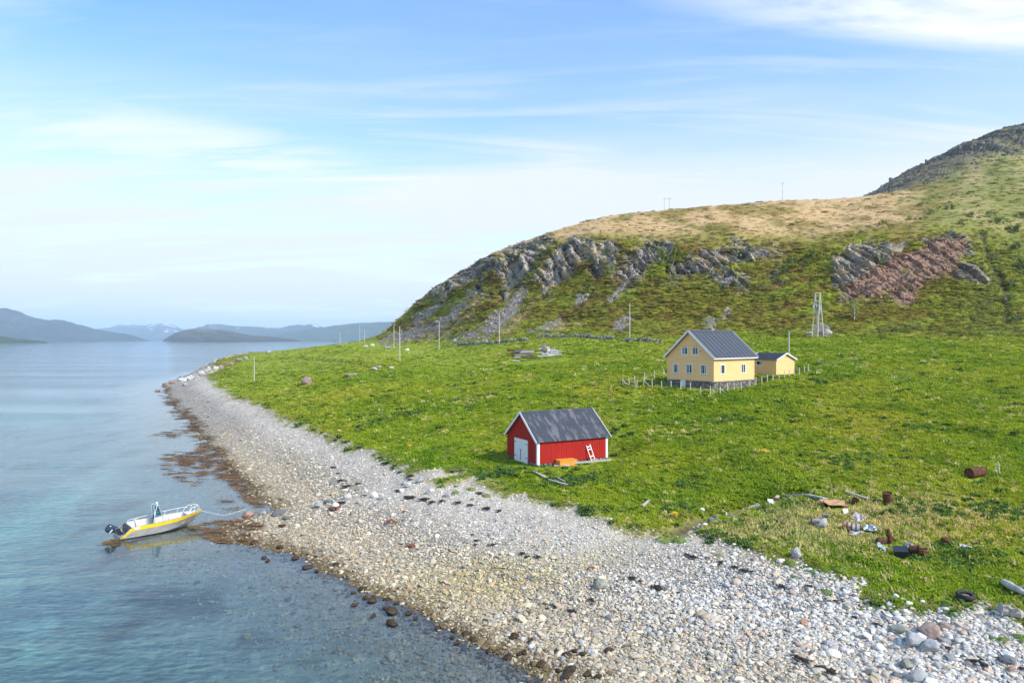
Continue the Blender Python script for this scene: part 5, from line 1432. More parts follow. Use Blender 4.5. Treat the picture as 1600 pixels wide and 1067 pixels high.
# stern: platform, bulkhead, engine well
MB().bx(-.14, .75, -1.0, 1.0, .10, .16).build('stern_platform', m_alu, boat)
MB().box((.66, 0, .50), (.06, 1.96, .68), (0, -.18, 0)).build('stern_bulkhead', m_grey, boat)
for y in (.55, -.72):
    MB().lathe([(.05, 0), (.06, .03), (.0, .035)], 8, (.55, y, .52), (0, -1.4, 0)).build('deck_fitting', m_gel, boat)
for sd in (1, -1):
    MB().add([(.0, sd * 1.02, .17), (.75, sd * 1.02, .17), (.75, sd * 1.02, .80), (.35, sd * 1.02, .5)], [(0, 1, 2, 3)]).build('stern_cheek', m_grey, boat)
# foredeck, locker, thwart
b = MB(); xs_ = [4.75, 5.1, 5.5, 5.8, 5.98]
b.add([(x, s * max(sbeam(x) - .1, .01), sheer(x) - .012) for x in xs_ for s in (-1, 1)], [(2 * i, 2 * i + 2, 2 * i + 3, 2 * i + 1) for i in range(4)]); b.build('foredeck', m_gel, boat)
b = MB(); b.add([(4.75, -.72, .36), (4.75, .72, .36), (4.75, .72, .92), (4.75, -.72, .92)], [(0, 1, 2, 3)]); b.build('locker_face', m_liner, boat)
MB().bx(4.73, 4.748, -.22, .22, .50, .80).build('locker_hatch', m_grey, boat)
MB().bx(3.45, 4.2, -.55, .55, .32, .56).build('bow_box', m_liner, boat)
MB().bx(1.75, 2.05, -.7, .7, .31, .48).build('deck_hatch', m_liner, boat)
# console with screen and wheel

con = MB(); con.add([(2.35, -.36, .3), (3.0, -.36, .3), (3.0, .36, .3), (2.35, .36, .3), (2.45, -.34, 1.08), (2.95, -.32, 1.22), (2.95, .32, 1.22), (2.45, .34, 1.08)],
                    [(3, 2, 1, 0), (4, 5, 6, 7), (0, 1, 5, 4), (1, 2, 6, 5), (2, 3, 7, 6), (3, 0, 4, 7)])
con = con.build('console', m_liner, boat)
MB().add([(2.98, -.33, 1.18), (2.98, .33, 1.18), (2.68, .26, 2.02), (2.68, -.26, 2.02)], [(0, 1, 2, 3)]).build('windscreen', m_teal, con)
for sd in (1, -1):
    MB().add([(2.42, sd * .35, 1.08), (2.98, sd * .335, 1.18), (2.68, sd * .265, 2.02), (2.36, sd * .27, 1.98)], [(0, 1, 2, 3)]).build('side_screen', m_teal, con)
    MB().tube([(2.42, sd * .36, 1.05), (2.35, sd * .28, 2.02), (2.66, sd * .28, 2.06)], .016, 6).build('screen_frame', m_gel, con)
MB().tube([(2.95, -.36, 1.1), (2.66, -.29, 2.06), (2.66, .29, 2.06), (2.95, .36, 1.1)], .016, 6).build('screen_frame', m_gel, con)
MB().tube([(2.30, -.33, .4), (2.45, -.33, 1.5), (2.62, -.29, 2.12)], .02, 5).build('grab_rail', m_gel, con)
for y in (-.1, .15):
    MB().lathe([(.04, 0), (.05, .08), (.02, .14)], 8, (2.66, y, 2.08)).build('lantern', m_gel, con)
wh = MB()
wh.tube([(2.36 + .06 * math.cos(a), .17 * math.sin(a), .98 + .16 * math.cos(a)) for a in [i * math.pi / 7 for i in range(15)]], .018, 5, cap=False); wh.tube([(2.36, -.16, .98), (2.36, .16, .98)], .014, 5); wh.tube([(2.36, 0, .98), (2.5, 0, 1.0)], .03, 6)
wh.build('steering_wheel', m_black, con)
MB().box((2.40, -.12, 1.14), (.1, .18, .14), (0, -.3, 0)).build('instrument', m_black, con)
MB().box((2.42, .22, .66), (.06, .2, .2)).build('red_switch_panel', m_rust, con)
MB().bx(3.02, 3.42, -.28, .28, .31, .72).build('front_seat', m_lightblue, boat); MB().box((3.05, 0, .92), (.09, .52, .36), (0, .1, 0)).build('seat_back', m_lightblue, boat)
# helm chair
ch = MB().box((1.35, -.12, .62), (.46, .46, .10)).build('helm_seat', m_gel, boat)
MB().box((1.13, -.12, .90), (.09, .44, .50), (0, -.22, 0)).build('backrest', m_gel, ch); MB().tube([(1.35, -.12, .3), (1.35, -.12, .6)], .05, 8).build('pedestal', m_alu, ch)
MB().box((1.35, .12, .72), (.34, .05, .14)).build('armrest', m_gel, ch); MB().box((1.35, -.36, .72), (.34, .05, .14)).build('armrest', m_gel, ch)
# rails
r_ = MB(); xs_ = [0.9, 1.6, 2.4, 3.2, 4.0, 4.7]
r_.tube([(.85, sbeam(.85) - .08, sheer(.85))] + [(x, sbeam(x) - .07, sheer(x) + ip(x, [.9, 2.2, 4.7], [.10, .22, .34])) for x in xs_] + [(5.1, .5, 1.30)], .018, 5)
for x in (1.6, 2.6, 3.6, 4.5): r_.tube([(x - .15, sbeam(x) - .08, sheer(x)), (x, sbeam(x) - .07, sheer(x) + ip(x, [.9, 2.2, 4.7], [.10, .22, .34]))], .015, 5)
r_.build('port_rail', m_gel, boat)
for sd in (1, -1):
    r_ = MB(); r_.tube([(4.75, sd * .70, .96), (5.0, sd * .60, 1.36), (5.12, sd * .52, 1.46), (5.62, sd * .26, 1.52), (5.74, sd * .20, 1.46), (5.80, sd * .15, 1.08)], .02, 6)
    r_.tube([(5.25, sd * .48, 1.02), (5.38, sd * .40, 1.49)], .016, 5); r_.build('bow_rail', m_gel, boat)
MB().tube([(3.2, -1.05, .86), (3.2, -1.05, 1.12)], .014, 5).build('rod_holder', m_alu, boat)
# outboard motor, tilted up
eng = MB(); M_ = Matrix.Rotation(R(-52), 4, 'Y')
T_ = lambda p: tuple((M_ @ Vector(p)) + Vector((-.22, 0, .62)))


def ebox(b, secs):
    """stacked rounded sections along the engine axis: (z, x0, x1, half width)"""
    rings = []
    for z, x0, x1, hw in secs:
        cx, rx = (x0 + x1) / 2, (x1 - x0) / 2
        rings.append([T_((cx + rx * np.sign(math.cos(a)) * abs(math.cos(a)) ** .6, hw * np.sign(math.sin(a)) * abs(math.sin(a)) ** .6, z)) for a in [2 * math.pi * j / 14 for j in range(14)]])
    v = [p for r in rings for p in r]; n = 14; k = len(rings)
    b.add(v, [(i * n + j, i * n + (j + 1) % n, (i + 1) * n + (j + 1) % n, (i + 1) * n + j) for i in range(k - 1) for j in range(n)] + [tuple(range(n - 1, -1, -1)), tuple((k - 1) * n + j for j in range(n))])


b = MB(); ebox(b, [(.10, -.36, .14, .19), (.16, -.42, .18, .23), (.40, -.46, .18, .25), (.58, -.42, .16, .23), (.66, -.30, .08, .15)]); en = b.build('engine_cowl', m_navy, boat, smooth=True)
b = MB(); ebox(b, [(.22, -.472, .0, .252), (.27, -.478, .0, .256), (.31, -.472, .0, .252)]); b.build('cowl_stripe', m_ins, en)
b = MB(); ebox(b, [(-.62, -.20, .04, .06), (-.3, -.22, .08, .09), (.0, -.26, .10, .13), (.11, -.30, .12, .17)]); b.build('engine_leg', m_navy, boat, smooth=True)
b = MB(); ebox(b, [(-1.02, -.16, .02, .02), (-.86, -.26, .06, .06), (-.70, -.40, .10, .09), (-.64, -.42, .08, .14), (-.60, -.30, .04, .06)]); gb = b.build('gearcase', m_navy, boat, smooth=True)
b = MB()
for a in range(3):
    an = a * 2.09; b.add([T_((-.44, .03 * math.cos(an), -.80 + .03 * math.sin(an))), T_((-.50, .20 * math.cos(an - .35), -.80 + .20 * math.sin(an - .35))), T_((-.42, .22 * math.cos(an + .35), -.80 + .22 * math.sin(an + .35)))], [(0, 1, 2), (2, 1, 0)])
b.add([T_((x, .07 * math.cos(a), -.80 + .07 * math.sin(a))) for x in (-.55, -.25) for a in [i * math.pi / 4 for i in range(8)]], [(j, (j + 1) % 8, 8 + (j + 1) % 8, 8 + j) for j in range(8)] + [tuple(range(7, -1, -1))])
b.build('propeller', m_ins, gb)
MB().box((.02, 0, .40), (.22, .36, .40), (0, -.3, 0)).build('engine_bracket', m_black, boat)
MB().tube([(.1, .3, .5), (-.1, .35, .75), (-.3, .2, .8)], .03, 6).build('cable', m_black, boat)

# mooring line to the stones
_bw = boat.matrix_basis @ Vector((5.9, 0, 1.0)); s1 = at(386, 802); s2 = at(430, 796)
rp = [_bw, _bw * .5 + s1 * .5 + Vector((0, 0, -.30)), s1 + Vector((-.1, .1, .35))]
tag(MB().tube(rp, .011, 5).build('mooring_rope', m_rope), 'thin white mooring rope from the boat bow to the reddish shore stone', 'rope')

# ------------------------------------------------------------------ things by the boathouse
bl = lambda x, y, z=0.0: Vector((2.29 + x * math.cos(R(28)) - y * math.sin(R(28)), 61 + x * math.sin(R(28)) + y * math.cos(R(28)), 3.70 + z))
lad = thing('ladder', 'short pale wooden ladder leaning on the red boathouse wall', 'ladder', bl(5.72, -.48), R(28), rot=(R(-14), R(-13), R(28)))
lad.location.z = gz(lad.location.x, lad.location.y) + .05
for x in (-.2, .2): MB().bx(x - .035, x + .035, -.03, .03, -.15, 1.62).build('rail', m_white, lad)
for z in (.5, 1.15, 1.4): MB().bx(-.17, .17, -.025, .025, z, z + .09).build('rung', m_white, lad)
cr = thing('fish_crate', 'orange wooden crate on the grass against the red boathouse', 'crate', bl(2.62, -.62, -.02), R(24)); cr.location.z = gz(cr.location.x, cr.location.y) + .02
for i in range(3): MB().bx(-.82, .82, -.46, -.42, .03 + i * .165, .185 + i * .165).build('plank', m_orange, cr); MB().bx(-.82, .82, .42, .46, .03 + i * .165, .185 + i * .165).build('plank', m_orange, cr)
for x in (-.86, .82): MB().bx(x, x + .04, -.46, .46, .03, .52).build('end_board', m_orange, cr)
for i in range(4): MB().bx(-.88, .88, -.48 + i * .242, -.245 + i * .242, .525, .56).build('lid_board', m_orange, cr)


def plank(px0, py0, px1, py1, w, h, label, m, cat='plank', name='plank', dz=.06, group=None):
    a, b_ = at(px0, py0), at(px1, py1); mid_ = (a + b_) / 2; b = MB(); n = 5
    if name.startswith('driftwood'):                           # a worn, tapering trunk with knots
        r_ = random.Random(int(px0)); n = 9; r0 = w * .5
        pts = [a + (b_ - a) * (i / (n - 1)) - mid_ + Vector((r_.uniform(-.04, .04), r_.uniform(-.06, .06), dz + r0 * .35 + r_.uniform(-.03, .03))) for i in range(n)]
        b.tube(pts, [r0 * (1.25 - .6 * i / n) * r_.uniform(.75, 1.15) for i in range(n)], 9)
        for k in (2, 4, 6):
            d = Vector((r_.uniform(-.3, .3), r_.uniform(-.5, .1), r_.uniform(.1, .4))) * (w / .4); b.tube([pts[k], pts[k] + d * .6, pts[k] + d], [r0 * .45, r0 * .3, r0 * .1], 6)
        return tag(b.build(name, m, None, loc=mid_), label, cat, group)
    for i in range(n):
        q0, q1 = a + (b_ - a) * (i / n), a + (b_ - a) * ((i + 1) / n); beam(b, q0 - mid_ + Vector((0, 0, dz + random.uniform(-.01, .01))), q1 - mid_ + Vector((0, 0, dz + random.uniform(-.01, .01))), w * random.uniform(.85, 1.1), h)
    return tag(b.build(name, m, None, loc=mid_), label, cat, group)


plank(872, 729, 955, 719, .22, .12, 'long pale plank lying in the grass along the boathouse wall', m_palewood, dz=.16)
plank(842, 731, 856, 726, .2, .1, 'short pale board by the near corner of the boathouse', m_palewood, dz=.14)
plank(866, 731, 890, 730, .4, .1, 'broken white board under the orange crate', m_palewood, dz=.12)
plank(834, 746, 858, 754, .20, .1, 'upper pale board of the debris in front of the boathouse', m_palewood, dz=.14)
plank(858, 755, 888, 761, .16, .1, 'lower pale board of the debris in front of the boathouse', m_palewood, dz=.14)
plank(866, 750, 886, 757, .14, .08, 'thin weathered stick in the debris in front of the boathouse', m_wood, dz=.14)
plank(1004, 798, 1015, 788, .16, .1, 'pale stick lying in the grass left of the stream', m_palewood, dz=.2)
plank(1160, 795, 1188, 784, .3, .16, 'grey plank along the bank of the small stream', m_wood, dz=.2)
plank(1164, 791, 1186, 787, .2, .12, 'second grey plank beside the stream bank', m_wood, dz=.3)
plank(1209, 780, 1216, 770, .2, .12, 'short pale stick standing out above the stream', m_palewood, dz=.3)
plank(1210, 779, 1246, 768, .14, .1, 'thin white pole lying above the stream', m_palewood, dz=.2)
plank(1228, 767, 1262, 774, .24, .14, 'grey driftwood beam at the top of the rubbish heap', m_wood, dz=.22)
plank(1256, 772, 1292, 782, .34, .18, 'dark weathered beam in the straw right of the stream', m_wood, dz=.2)
plank(1262, 776, 1288, 783, .22, .12, 'pale board beside the dark weathered beam', m_palewood, dz=.3)
plank(1322, 773, 1356, 782, .16, .1, 'white rail lying behind the rusty bucket', m_palewood, dz=.24)
plank(1212, 815, 1230, 822, .28, .12, 'rotten dark plank in the straw grass', m_brown, dz=.2)
plank(1283, 808, 1297, 811, .2, .1, 'grey board behind the white tank', m_wood, dz=.25)
plank(1498, 857, 1520, 861, .22, .14, 'bleached log piece in the grass right of the scrap', m_palewood, 'log', 'driftwood_log', dz=.16)
plank(1569, 920, 1606, 942, .3, .26, 'big bleached driftwood log at the right edge of the grass', m_palewood, 'log', 'driftwood_log', dz=.16)
plank(1562, 968, 1596, 974, .55, .3, 'broad grey driftwood stump on the upper shingle at right', m_wood, 'driftwood', 'driftwood_stump', dz=.12)
plank(1300, 787, 1308, 783, .14, .08, 'small rusty strip on the rubbish heap', m_rust, 'scrap', 'scrap_strip', dz=.2)
w = at(1563, 746); MB().tube([(0, 0, -.3), (-.16, 0, .9)], .07, 7, .06).build('stake', m_palewood, None, loc=w); tag(bpy.data.objects['stake'], 'leaning pale stake beside the big rusty drum', 'stake')

# ------------------------------------------------------------------ scrap in the grass
m_paintbl = mat('grey_white_paint', (0.44, 0.45, 0.45), rough=0.7, noise=(3, 0.2, 4), wear=((0.18, 0.085, 0.045), 2.5, 0.47, 0.60))
m_blackbox = mat('black_box', (0.022, 0.026, 0.030), rough=0.35, spec=0.5, noise=(4, 0.2, 3))


def drum(px, py, r, L_, rot, m, label, ribs=2, open_=True, m2=None, dz=None, name='oil_drum'):
    w = at(px, py); t = thing(name, label, 'barrel', w + Vector((0, 0, r * .72 if dz is None else dz)), rot=rot)
    prof = [(r, -L_ / 2), (r * .985, -L_ / 2 + .02)]
    b = MB(); b.lathe([(r, -L_ / 2), (r, L_ / 2)], 18, cap=False); b.lathe([(r * .94, L_ / 2), (r * .94, -L_ / 2)], 18, cap=False); b.build('shell', m, t, smooth=True)
    for i in range(ribs):
        z = -L_ / 2 + L_ * (i + 1) / (ribs + 1); MB().lathe([(r, z - .04), (r * 1.05, z - .015), (r * 1.05, z + .015), (r, z + .04)], 18, cap=False).build('rib', m2 or m, t, smooth=True)
    for z in (-L_ / 2, L_ / 2):
        MB().lathe([(r * .93, z - .025), (r * 1.04, z - .02), (r * 1.04, z + .02), (r * .93, z + .025)], 18, cap=False).build('rim', m2 or m, t)
    MB().lathe([(r * .97, L_ / 2 - .05), (r * .95, L_ / 2 - .04)], 18).build('end_plate', m, t)
    if not open_: MB().lathe([(r * .97, -L_ / 2 + .03), (r * .95, -L_ / 2 + .05)], 18).build('end_plate', m, t)
    return t


drum(1525, 747, .36, 1.30, (R(90), R(0), R(-72)), m_rust, 'big rusty drum lying in a hollow of the upper grass', dz=.30)
drum(1387, 786, .29, .62, (R(4), R(-6), 0), m_rust, 'rusty half drum standing upright in the grass', ribs=1, open_=False, dz=.36)
drum(1331, 832, .27, .95, (R(90), R(0), R(62)), m_paintbl, 'white drum with rusty hoops lying in the grass', ribs=3, m2=m_rust, dz=.26)
w = at(1281, 823); t = thing('water_tank', 'dented white tank lying tilted in the straw grass', 'tank', w + Vector((0, 0, .2)), rot=(R(75), 0, R(55)))
MB().lathe([(.30, -.42), (.34, -.34), (.34, .3), (.28, .42), (.05, .46)], 16).build('body', m_paintbl, t, smooth=True); MB().lathe([(.36, -.36), (.36, -.42), (.31, -.43)], 16, cap=False).build('flange', m_rust, t)
w = at(1334, 786); t = thing('rusty_bucket', 'small rusty bucket on the rubbish heap', 'bucket', w + Vector((0, 0, .12)), rot=(R(20), R(15), 0))
MB().lathe([(.17, 0), (.22, .36)], 14, cap=False).build('side', m_rust, t, smooth=True); MB().lathe([(.20, .33), (.235, .345), (.235, .38), (.20, .385)], 14, cap=False).build('rim', m_rust, t); MB().lathe([(.17, .01), (.16, .03)], 14).build('base', m_rust, t)
MB().tube([(-.22, 0, .36), (-.15, .12, .5), (0, .18, .55), (.15, .12, .5), (.22, 0, .36)], .012, 5).build('handle', m_iron, t)


def sheet(px, py, sx, sy, rot, m, label, name='scrap_sheet', cat='scrap', seed=0, dz=.2, n=8, amp=.10):
    w = at(px, py); u = np.linspace(-.5, .5, n); U, V = np.meshgrid(u, u, indexing='ij'); Zs = amp * fbm(U * 3 + seed, V * 3, o=3) * 2
    e = 1 + .25 * fbm(U * 2 + 9 + seed, V * 2, o=2); b = MB(); v = [(U[i, j] * sx * e[i, j], V[i, j] * sy * e[i, j], Zs[i, j]) for i in range(n) for j in range(n)]
    fa = [(i * n + j, (i + 1) * n + j, (i + 1) * n + j + 1, i * n + j + 1) for i in range(n - 1) for j in range(n - 1)]
    b.add(v, fa); b.add([(p[0], p[1], p[2] - .03) for p in v], [q[::-1] for q in fa])
    bo = [i * n for i in range(n)] + [(n - 1) * n + j for j in range(1, n)] + [i * n + n - 1 for i in range(n - 2, -1, -1)] + [j for j in range(n - 2, 0, -1)]
    k = n * n; b.f += [(bo[i], bo[(i + 1) % len(bo)], bo[(i + 1) % len(bo)] + k, bo[i] + k) for i in range(len(bo))]
    return tag(b.build(name, m, None, loc=w + Vector((0, 0, dz)), rot=rot), label, cat)


sheet(1308, 789, 2.2, .9, (R(14), R(6), .3), mat('pale_rust', (0.42, 0.24, 0.13), rough=.9, noise=(3, .3, 5)), 'large orange-brown rusted sheet on the rubbish heap', seed=1, dz=.3)
sheet(1342, 812, 1.1, .7, (R(18), R(-8), .8), m_paintbl, 'crumpled pale sheet between the bucket and the hooped drum', seed=2, dz=.22)
sheet(1322, 803, .4, .35, (R(60), 0, .2), m_white, 'small square white board sticking up in the grass', seed=3, dz=.25, amp=.02)
sheet(1340, 838, .9, .5, (R(12), 0, -.1), m_paintbl, 'bent light grey panel in front of the hooped drum', seed=4, dz=.2)
sheet(1360, 832, .7, .45, (R(35), 0, -.5), m_steel, 'grey metal panel right of the hooped drum', seed=5, dz=.25)
sheet(1380, 860, .65, .5, (R(40), R(20), .5), mat('pale_blue_plastic', (0.36, 0.44, 0.48), rough=.5, noise=(5, .2, 3)), 'light blue crumpled plastic next to the black box', seed=6, dz=.22, amp=.16)
sheet(1205, 790, .5, .4, (R(40), R(10), .5), m_white, 'white plastic scrap by the stream bank', seed=7, dz=.25)
sheet(1213, 786, .45, .4, (R(60), R(10), .2), m_rust, 'dark rusty scrap by the stream bank', seed=8, dz=.25)
w = at(1408, 868); t = thing('black_box', 'black plastic box with lid tilted in the grass', 'box', w + Vector((0, 0, .06)), rot=(R(12), R(-4), R(-18)))
MB().box((0, 0, .20), (.62, .5, .40)).build('body', m_blackbox, t); MB().box((0, .02, .43), (.70, .58, .06), (R(4), 0, 0)).build('lid', m_blackbox, t); MB().box((0, -.26, .25), (.5, .02, .05)).build('ridge', m_black, t)
w = at(1386, 851); t = thing('rusty_engine', 'rusty old engine block with upright pipe in the grass', 'scrap', w + Vector((0, 0, .05)), R(10))
MB().lathe([(.10, -.42), (.20, -.40), (.22, -.1), (.14, 0), (.16, .1)], 10, (-.12, 0, .22), (R(90), 0, R(70))).build('block', m_rust, t); MB().lathe([(.13, 0), (.11, .35), (.16, .38), (.16, .5), (.09, .52), (.09, .72), (.12, .76)], 10, (.2, 0, .15), (0, R(-10), 0)).build('cylinder', m_rust, t)
MB().tube([(.25, 0, .5), (.45, -.1, .3), (.5, -.15, .05)], .06, 7).build('exhaust_pipe', m_rust, t)
w = at(1433, 867); t = thing('rusty_winch', 'rusty gear winch in the grass right of the black box', 'scrap', w + Vector((0, 0, .1)), R(-25))
MB().lathe([(.06, -.5), (.06, .5)], 8, (0, 0, .22), (0, R(80), 0)).build('axle', m_rust, t)
for x in (-.3, .12): MB().lathe([(.07, -.05), (.26, -.04), (.26, .04), (.07, .05)], 14, (x, 0, .22 - .04 * x), (0, R(80), 0)).build('gear_wheel', m_rust, t)
MB().lathe([(.16, -.2), (.18, -.1), (.18, .1), (.16, .2)], 12, (-.1, 0, .23), (0, R(80), 0)).build('winch_drum', m_rust, t); MB().box((.3, .1, .08), (.5, .14, .12), (0, .1, .4)).build('base_bar', m_rust, t)
w = at(1420, 857); tag(MB().rock((0, 0, .2), (.3, .2, .18), seed=3, sub=2).build('scrap_casting', m_steel, None, loc=w), 'grey metal casting between the black box and the winch', 'scrap')
w = at(1478, 853); tag(MB().rock((0, 0, .15), (.3, .24, .22), seed=9, sub=2).build('rusty_lump', m_rust, None, loc=w), 'round rusty lump in the grass right of the winch', 'scrap')
# tyre
m_rub = mat('rubber', (0.035, 0.035, 0.037), rough=0.75, noise=(8, 0.25, 3)); m_soil = mat('soil', (0.24, 0.18, 0.11), rough=1, noise=(6, .4, 4))
w = at(1509, 942); t = thing('old_tyre', 'old black tyre lying flat in the grass near the shingle', 'tyre', w + Vector((0, 0, .14)), rot=(R(5), R(3), 0))
MB().lathe([(.23, -.05), (.26, -.1), (.35, -.11), (.40, -.06), (.40, .06), (.35, .11), (.26, .1), (.23, .05)], 24, cap=False).build('tread', m_rub, t, smooth=True)
MB().lathe([(.25, -.04), (.20, 0), (.1, .02)], 16).build('filling', m_soil, t)

# ------------------------------------------------------------------ single stones and boulders
RK = {k: mat('boulder_' + k, cc, rough=0.88, noise=(3.5, 0.3, 6), bump=(5, 0.5, 0.06), wear=(w_, 2.2, 0.55, 0.75)) for k, cc, w_ in (
    ('grey', (0.33, 0.33, 0.33), (0.20, 0.20, 0.21)), ('dark', (0.15, 0.155, 0.16), (0.09, 0.09, 0.1)), ('white', (0.66, 0.65, 0.62), (0.5, 0.48, 0.45)), ('brown', (0.30, 0.22, 0.18), (0.2, 0.14, 0.11)),
    ('olive', (0.24, 0.245, 0.20), (0.36, 0.36, 0.31)), ('red', (0.36, 0.21, 0.15), (0.22, 0.14, 0.11)), ('pale', (0.48, 0.46, 0.43), (0.33, 0.31, 0.29)))}


def boulder(px, py, wpx, hpx, tone, label, seed, cut=.5, cat='boulder', name='boulder', group=None, sub=3, sink=.55, deep=.8, d=None):
    w = at(px, py) if d is None else Vector((*brg(px, d), 0))
    if d is not None: w.z = gz(w.x, w.y)
    m = w.y / F; sx, sz = wpx * m / 2, hpx * m / 2 * 1.05
    o = MB().rock((0, 0, 0), (sx, sx * deep, sz), seed=seed, sub=sub, rough=.28 + .2 * (cut > .8), rot=(0, 0, random.uniform(-.3, .3)), cut=cut).build(name, RK[tone], None, loc=w + Vector((0, 0, sz * sink)))
    return tag(o, label, cat, group)


boulder(938, 920, 22, 17, 'olive', 'round grey-green boulder alone in the middle of the beach', 3, cut=.1)
boulder(387, 807, 19, 12, 'red', 'blocky reddish stone at the water edge holding the mooring rope', 5, deep=.9)
boulder(435, 804, 26, 10, 'dark', 'flat dark boulder on the spit right of the reddish stone', 7)
boulder(447, 808, 14, 8, 'dark', 'small dark stone touching the flat boulder on the spit', 8)
boulder(412, 805, 12, 9, 'grey', 'grey stone between the reddish stone and the flat boulder', 9)
boulder(1455, 994, 38, 24, 'brown', 'broad reddish-brown boulder of the outcrop on the upper beach', 11)
boulder(1428, 1005, 32, 26, 'grey', 'leftmost grey boulder of the outcrop on the upper beach', 12)
boulder(1440, 998, 20, 16, 'white', 'white stone wedged on top of the beach outcrop', 13)
boulder(1452, 1014, 34, 22, 'grey', 'front grey boulder of the outcrop on the upper beach', 14)
boulder(1474, 984, 20, 10, 'brown', 'small brown slab behind the beach outcrop', 15)
boulder(1408, 985, 32, 11, 'olive', 'low mossy slab left of the beach outcrop', 16)
boulder(1417, 1043, 20, 20, 'olive', 'upright speckled stone below the beach outcrop', 17)
boulder(1432, 1062, 34, 20, 'grey', 'large grey boulder at the bottom edge below the outcrop', 18)
boulder(1452, 1068, 24, 14, 'white', 'pale boulder right of the large grey one at the bottom edge', 19)
boulder(1433, 1034, 18, 12, 'pale', 'pale stone between the outcrop and the upright speckled stone', 20)
boulder(1484, 1000, 14, 10, 'white', 'white stone right of the beach outcrop', 21)
boulder(1497, 1005, 15, 10, 'pale', 'pale grey stone right of the white stone by the outcrop', 22)
boulder(1575, 1034, 26, 13, 'dark', 'dark grey boulder at the right edge of the beach', 23)
boulder(1580, 1046, 16, 12, 'red', 'pinkish stone below the dark boulder at the right edge', 24)
boulder(1243, 877, 20, 18, 'grey', 'upright grey stone at the edge of the grass above the beach', 25, cut=.9)
boulder(1219, 880, 16, 9, 'white', 'white stone left of the upright grey stone', 26)
boulder(1256, 972, 14, 12, 'red', 'pinkish boulder among the shingle of the near right beach', 27)
boulder(1293, 1006, 16, 12, 'grey', 'bluish grey stone on the near right shingle', 28)
boulder(1400, 1058, 14, 9, 'dark', 'small dark stone left of the bottom edge boulder', 29)
for i, (x, y, a, b_, t_) in enumerate([(497, 792, 16, 11, 'grey'), (512, 786, 14, 9, 'dark'), (524, 794, 12, 9, 'white'), (543, 781, 14, 9, 'pale'), (560, 788, 10, 7, 'grey'), (585, 774, 14, 10, 'white'), (596, 779, 12, 9, 'grey'), (636, 761, 14, 9, 'pale'), (655, 756, 16, 10, 'grey'), (672, 770, 16, 10, 'pale'), (628, 768, 10, 8, 'white'), (570, 770, 12, 8, 'pale'), (700, 776, 10, 7, 'grey')]):
    boulder(x, y, a, b_, t_, '%s stone in the line of bigger stones across the upper spit' % {'grey': 'grey', 'dark': 'dark', 'white': 'white', 'pale': 'pale grey'}[t_], 30 + i, name='beach_stone', cat='stone', group='bigger stones across the spit', sub=2)
for i, (x, y, a, b_, t_) in enumerate([(1146, 800, 12, 9, 'grey'), (1133, 793, 9, 8, 'white'), (1139, 806, 12, 8, 'white'), (1155, 795, 14, 8, 'dark'), (1147, 809, 10, 8, 'grey'), (1118, 812, 11, 11, 'dark'), (1111, 818, 12, 9, 'dark'), (1101, 823, 12, 8, 'white'), (1097, 799, 9, 8, 'white'), (1080, 822, 12, 6, 'pale'), (1115, 801, 10, 6, 'pale'), (1065, 828, 9, 5, 'pale'), (1152, 806, 10, 8, 'dark')]):
    boulder(x, y, a, b_, t_, '%s stone in the bed of the small stream' % {'grey': 'grey', 'dark': 'dark', 'white': 'white', 'pale': 'pale grey'}[t_], 50 + i, name='stream_stone', cat='stone', group='stones in the small stream', sub=2)
for i, (x, y, a, b_) in enumerate([(1320, 931, 9, 6), (1312, 938, 8, 5), (1354, 924, 6, 5), (1374, 938, 9, 6), (1400, 944, 9, 8), (1411, 948, 10, 7), (1422, 935, 12, 8), (1428, 945, 8, 7), (1420, 955, 14, 8), (1442, 950, 8, 9), (1462, 945, 8, 8), (1390, 955, 10, 8), (1300, 925, 8, 6), (1345, 935, 9, 5), (1265, 893, 9, 6)]):
    boulder(x, y, a, b_, 'white', 'small white stone scattered on the turf edge above the beach', 70 + i, name='turf_stone', cat='stone', group='white stones on the turf edge', sub=2)
boulder(480, 601, 20, 15, 'brown', 'rounded brown cairn of stones alone in the left meadow', 90)
boulder(593, 574, 8, 5, 'grey', 'grey rock in the meadow near the ditch', 91); boulder(612, 578, 8, 5, 'pale', 'pale rock right of the ditch in the meadow', 92)
boulder(550, 588, 24, 7, 'brown', 'flat brown rock slab on the meadow mound', 93); boulder(585, 581, 10, 6, 'grey', 'small grey slab between the meadow rocks', 94)
boulder(582, 542, 8, 5, 'white', 'white boulder on the far meadow below the scree', 95); boulder(571, 543, 7, 5, 'pale', 'pale stone left of the far white boulder', 96)
boulder(605, 545, 12, 5, 'grey', 'pale stone heap on the far meadow', 97); boulder(636, 548, 8, 5, 'white', 'small white stone right of the lone meadow pole', 98)
boulder(1293, 522, 14, 10, 'pale', 'pale rock at the foot of the transformer mast', 99); boulder(1266, 522, 12, 8, 'grey', 'grey rock left of the transformer mast', 100)
for i, (x, y, a, b_, t_) in enumerate([(270, 601, 16, 8, 'brown'), (284, 597, 16, 9, 'pale'), (296, 594, 16, 12, 'pale'), (306, 592, 12, 9, 'grey'), (316, 588, 14, 11, 'pale'), (326, 584, 16, 13, 'pale'), (337, 581, 14, 11, 'pale'), (345, 578, 10, 9, 'brown'), (290, 602, 12, 6, 'grey'), (262, 603, 8, 5, 'brown'), (372, 566, 14, 8, 'brown'), (384, 562, 10, 7, 'grey'), (420, 552, 12, 6, 'grey'), (360, 572, 12, 7, 'brown')]):
    boulder(x, y, a, b_, t_, '%s rock of the rugged point at the far end of the beach' % {'brown': 'brown', 'pale': 'pale grey', 'white': 'whitish', 'grey': 'grey'}[t_], 110 + i, name='shore_rock', cat='rock', group='rocks of the far point', cut=.9, sub=3)
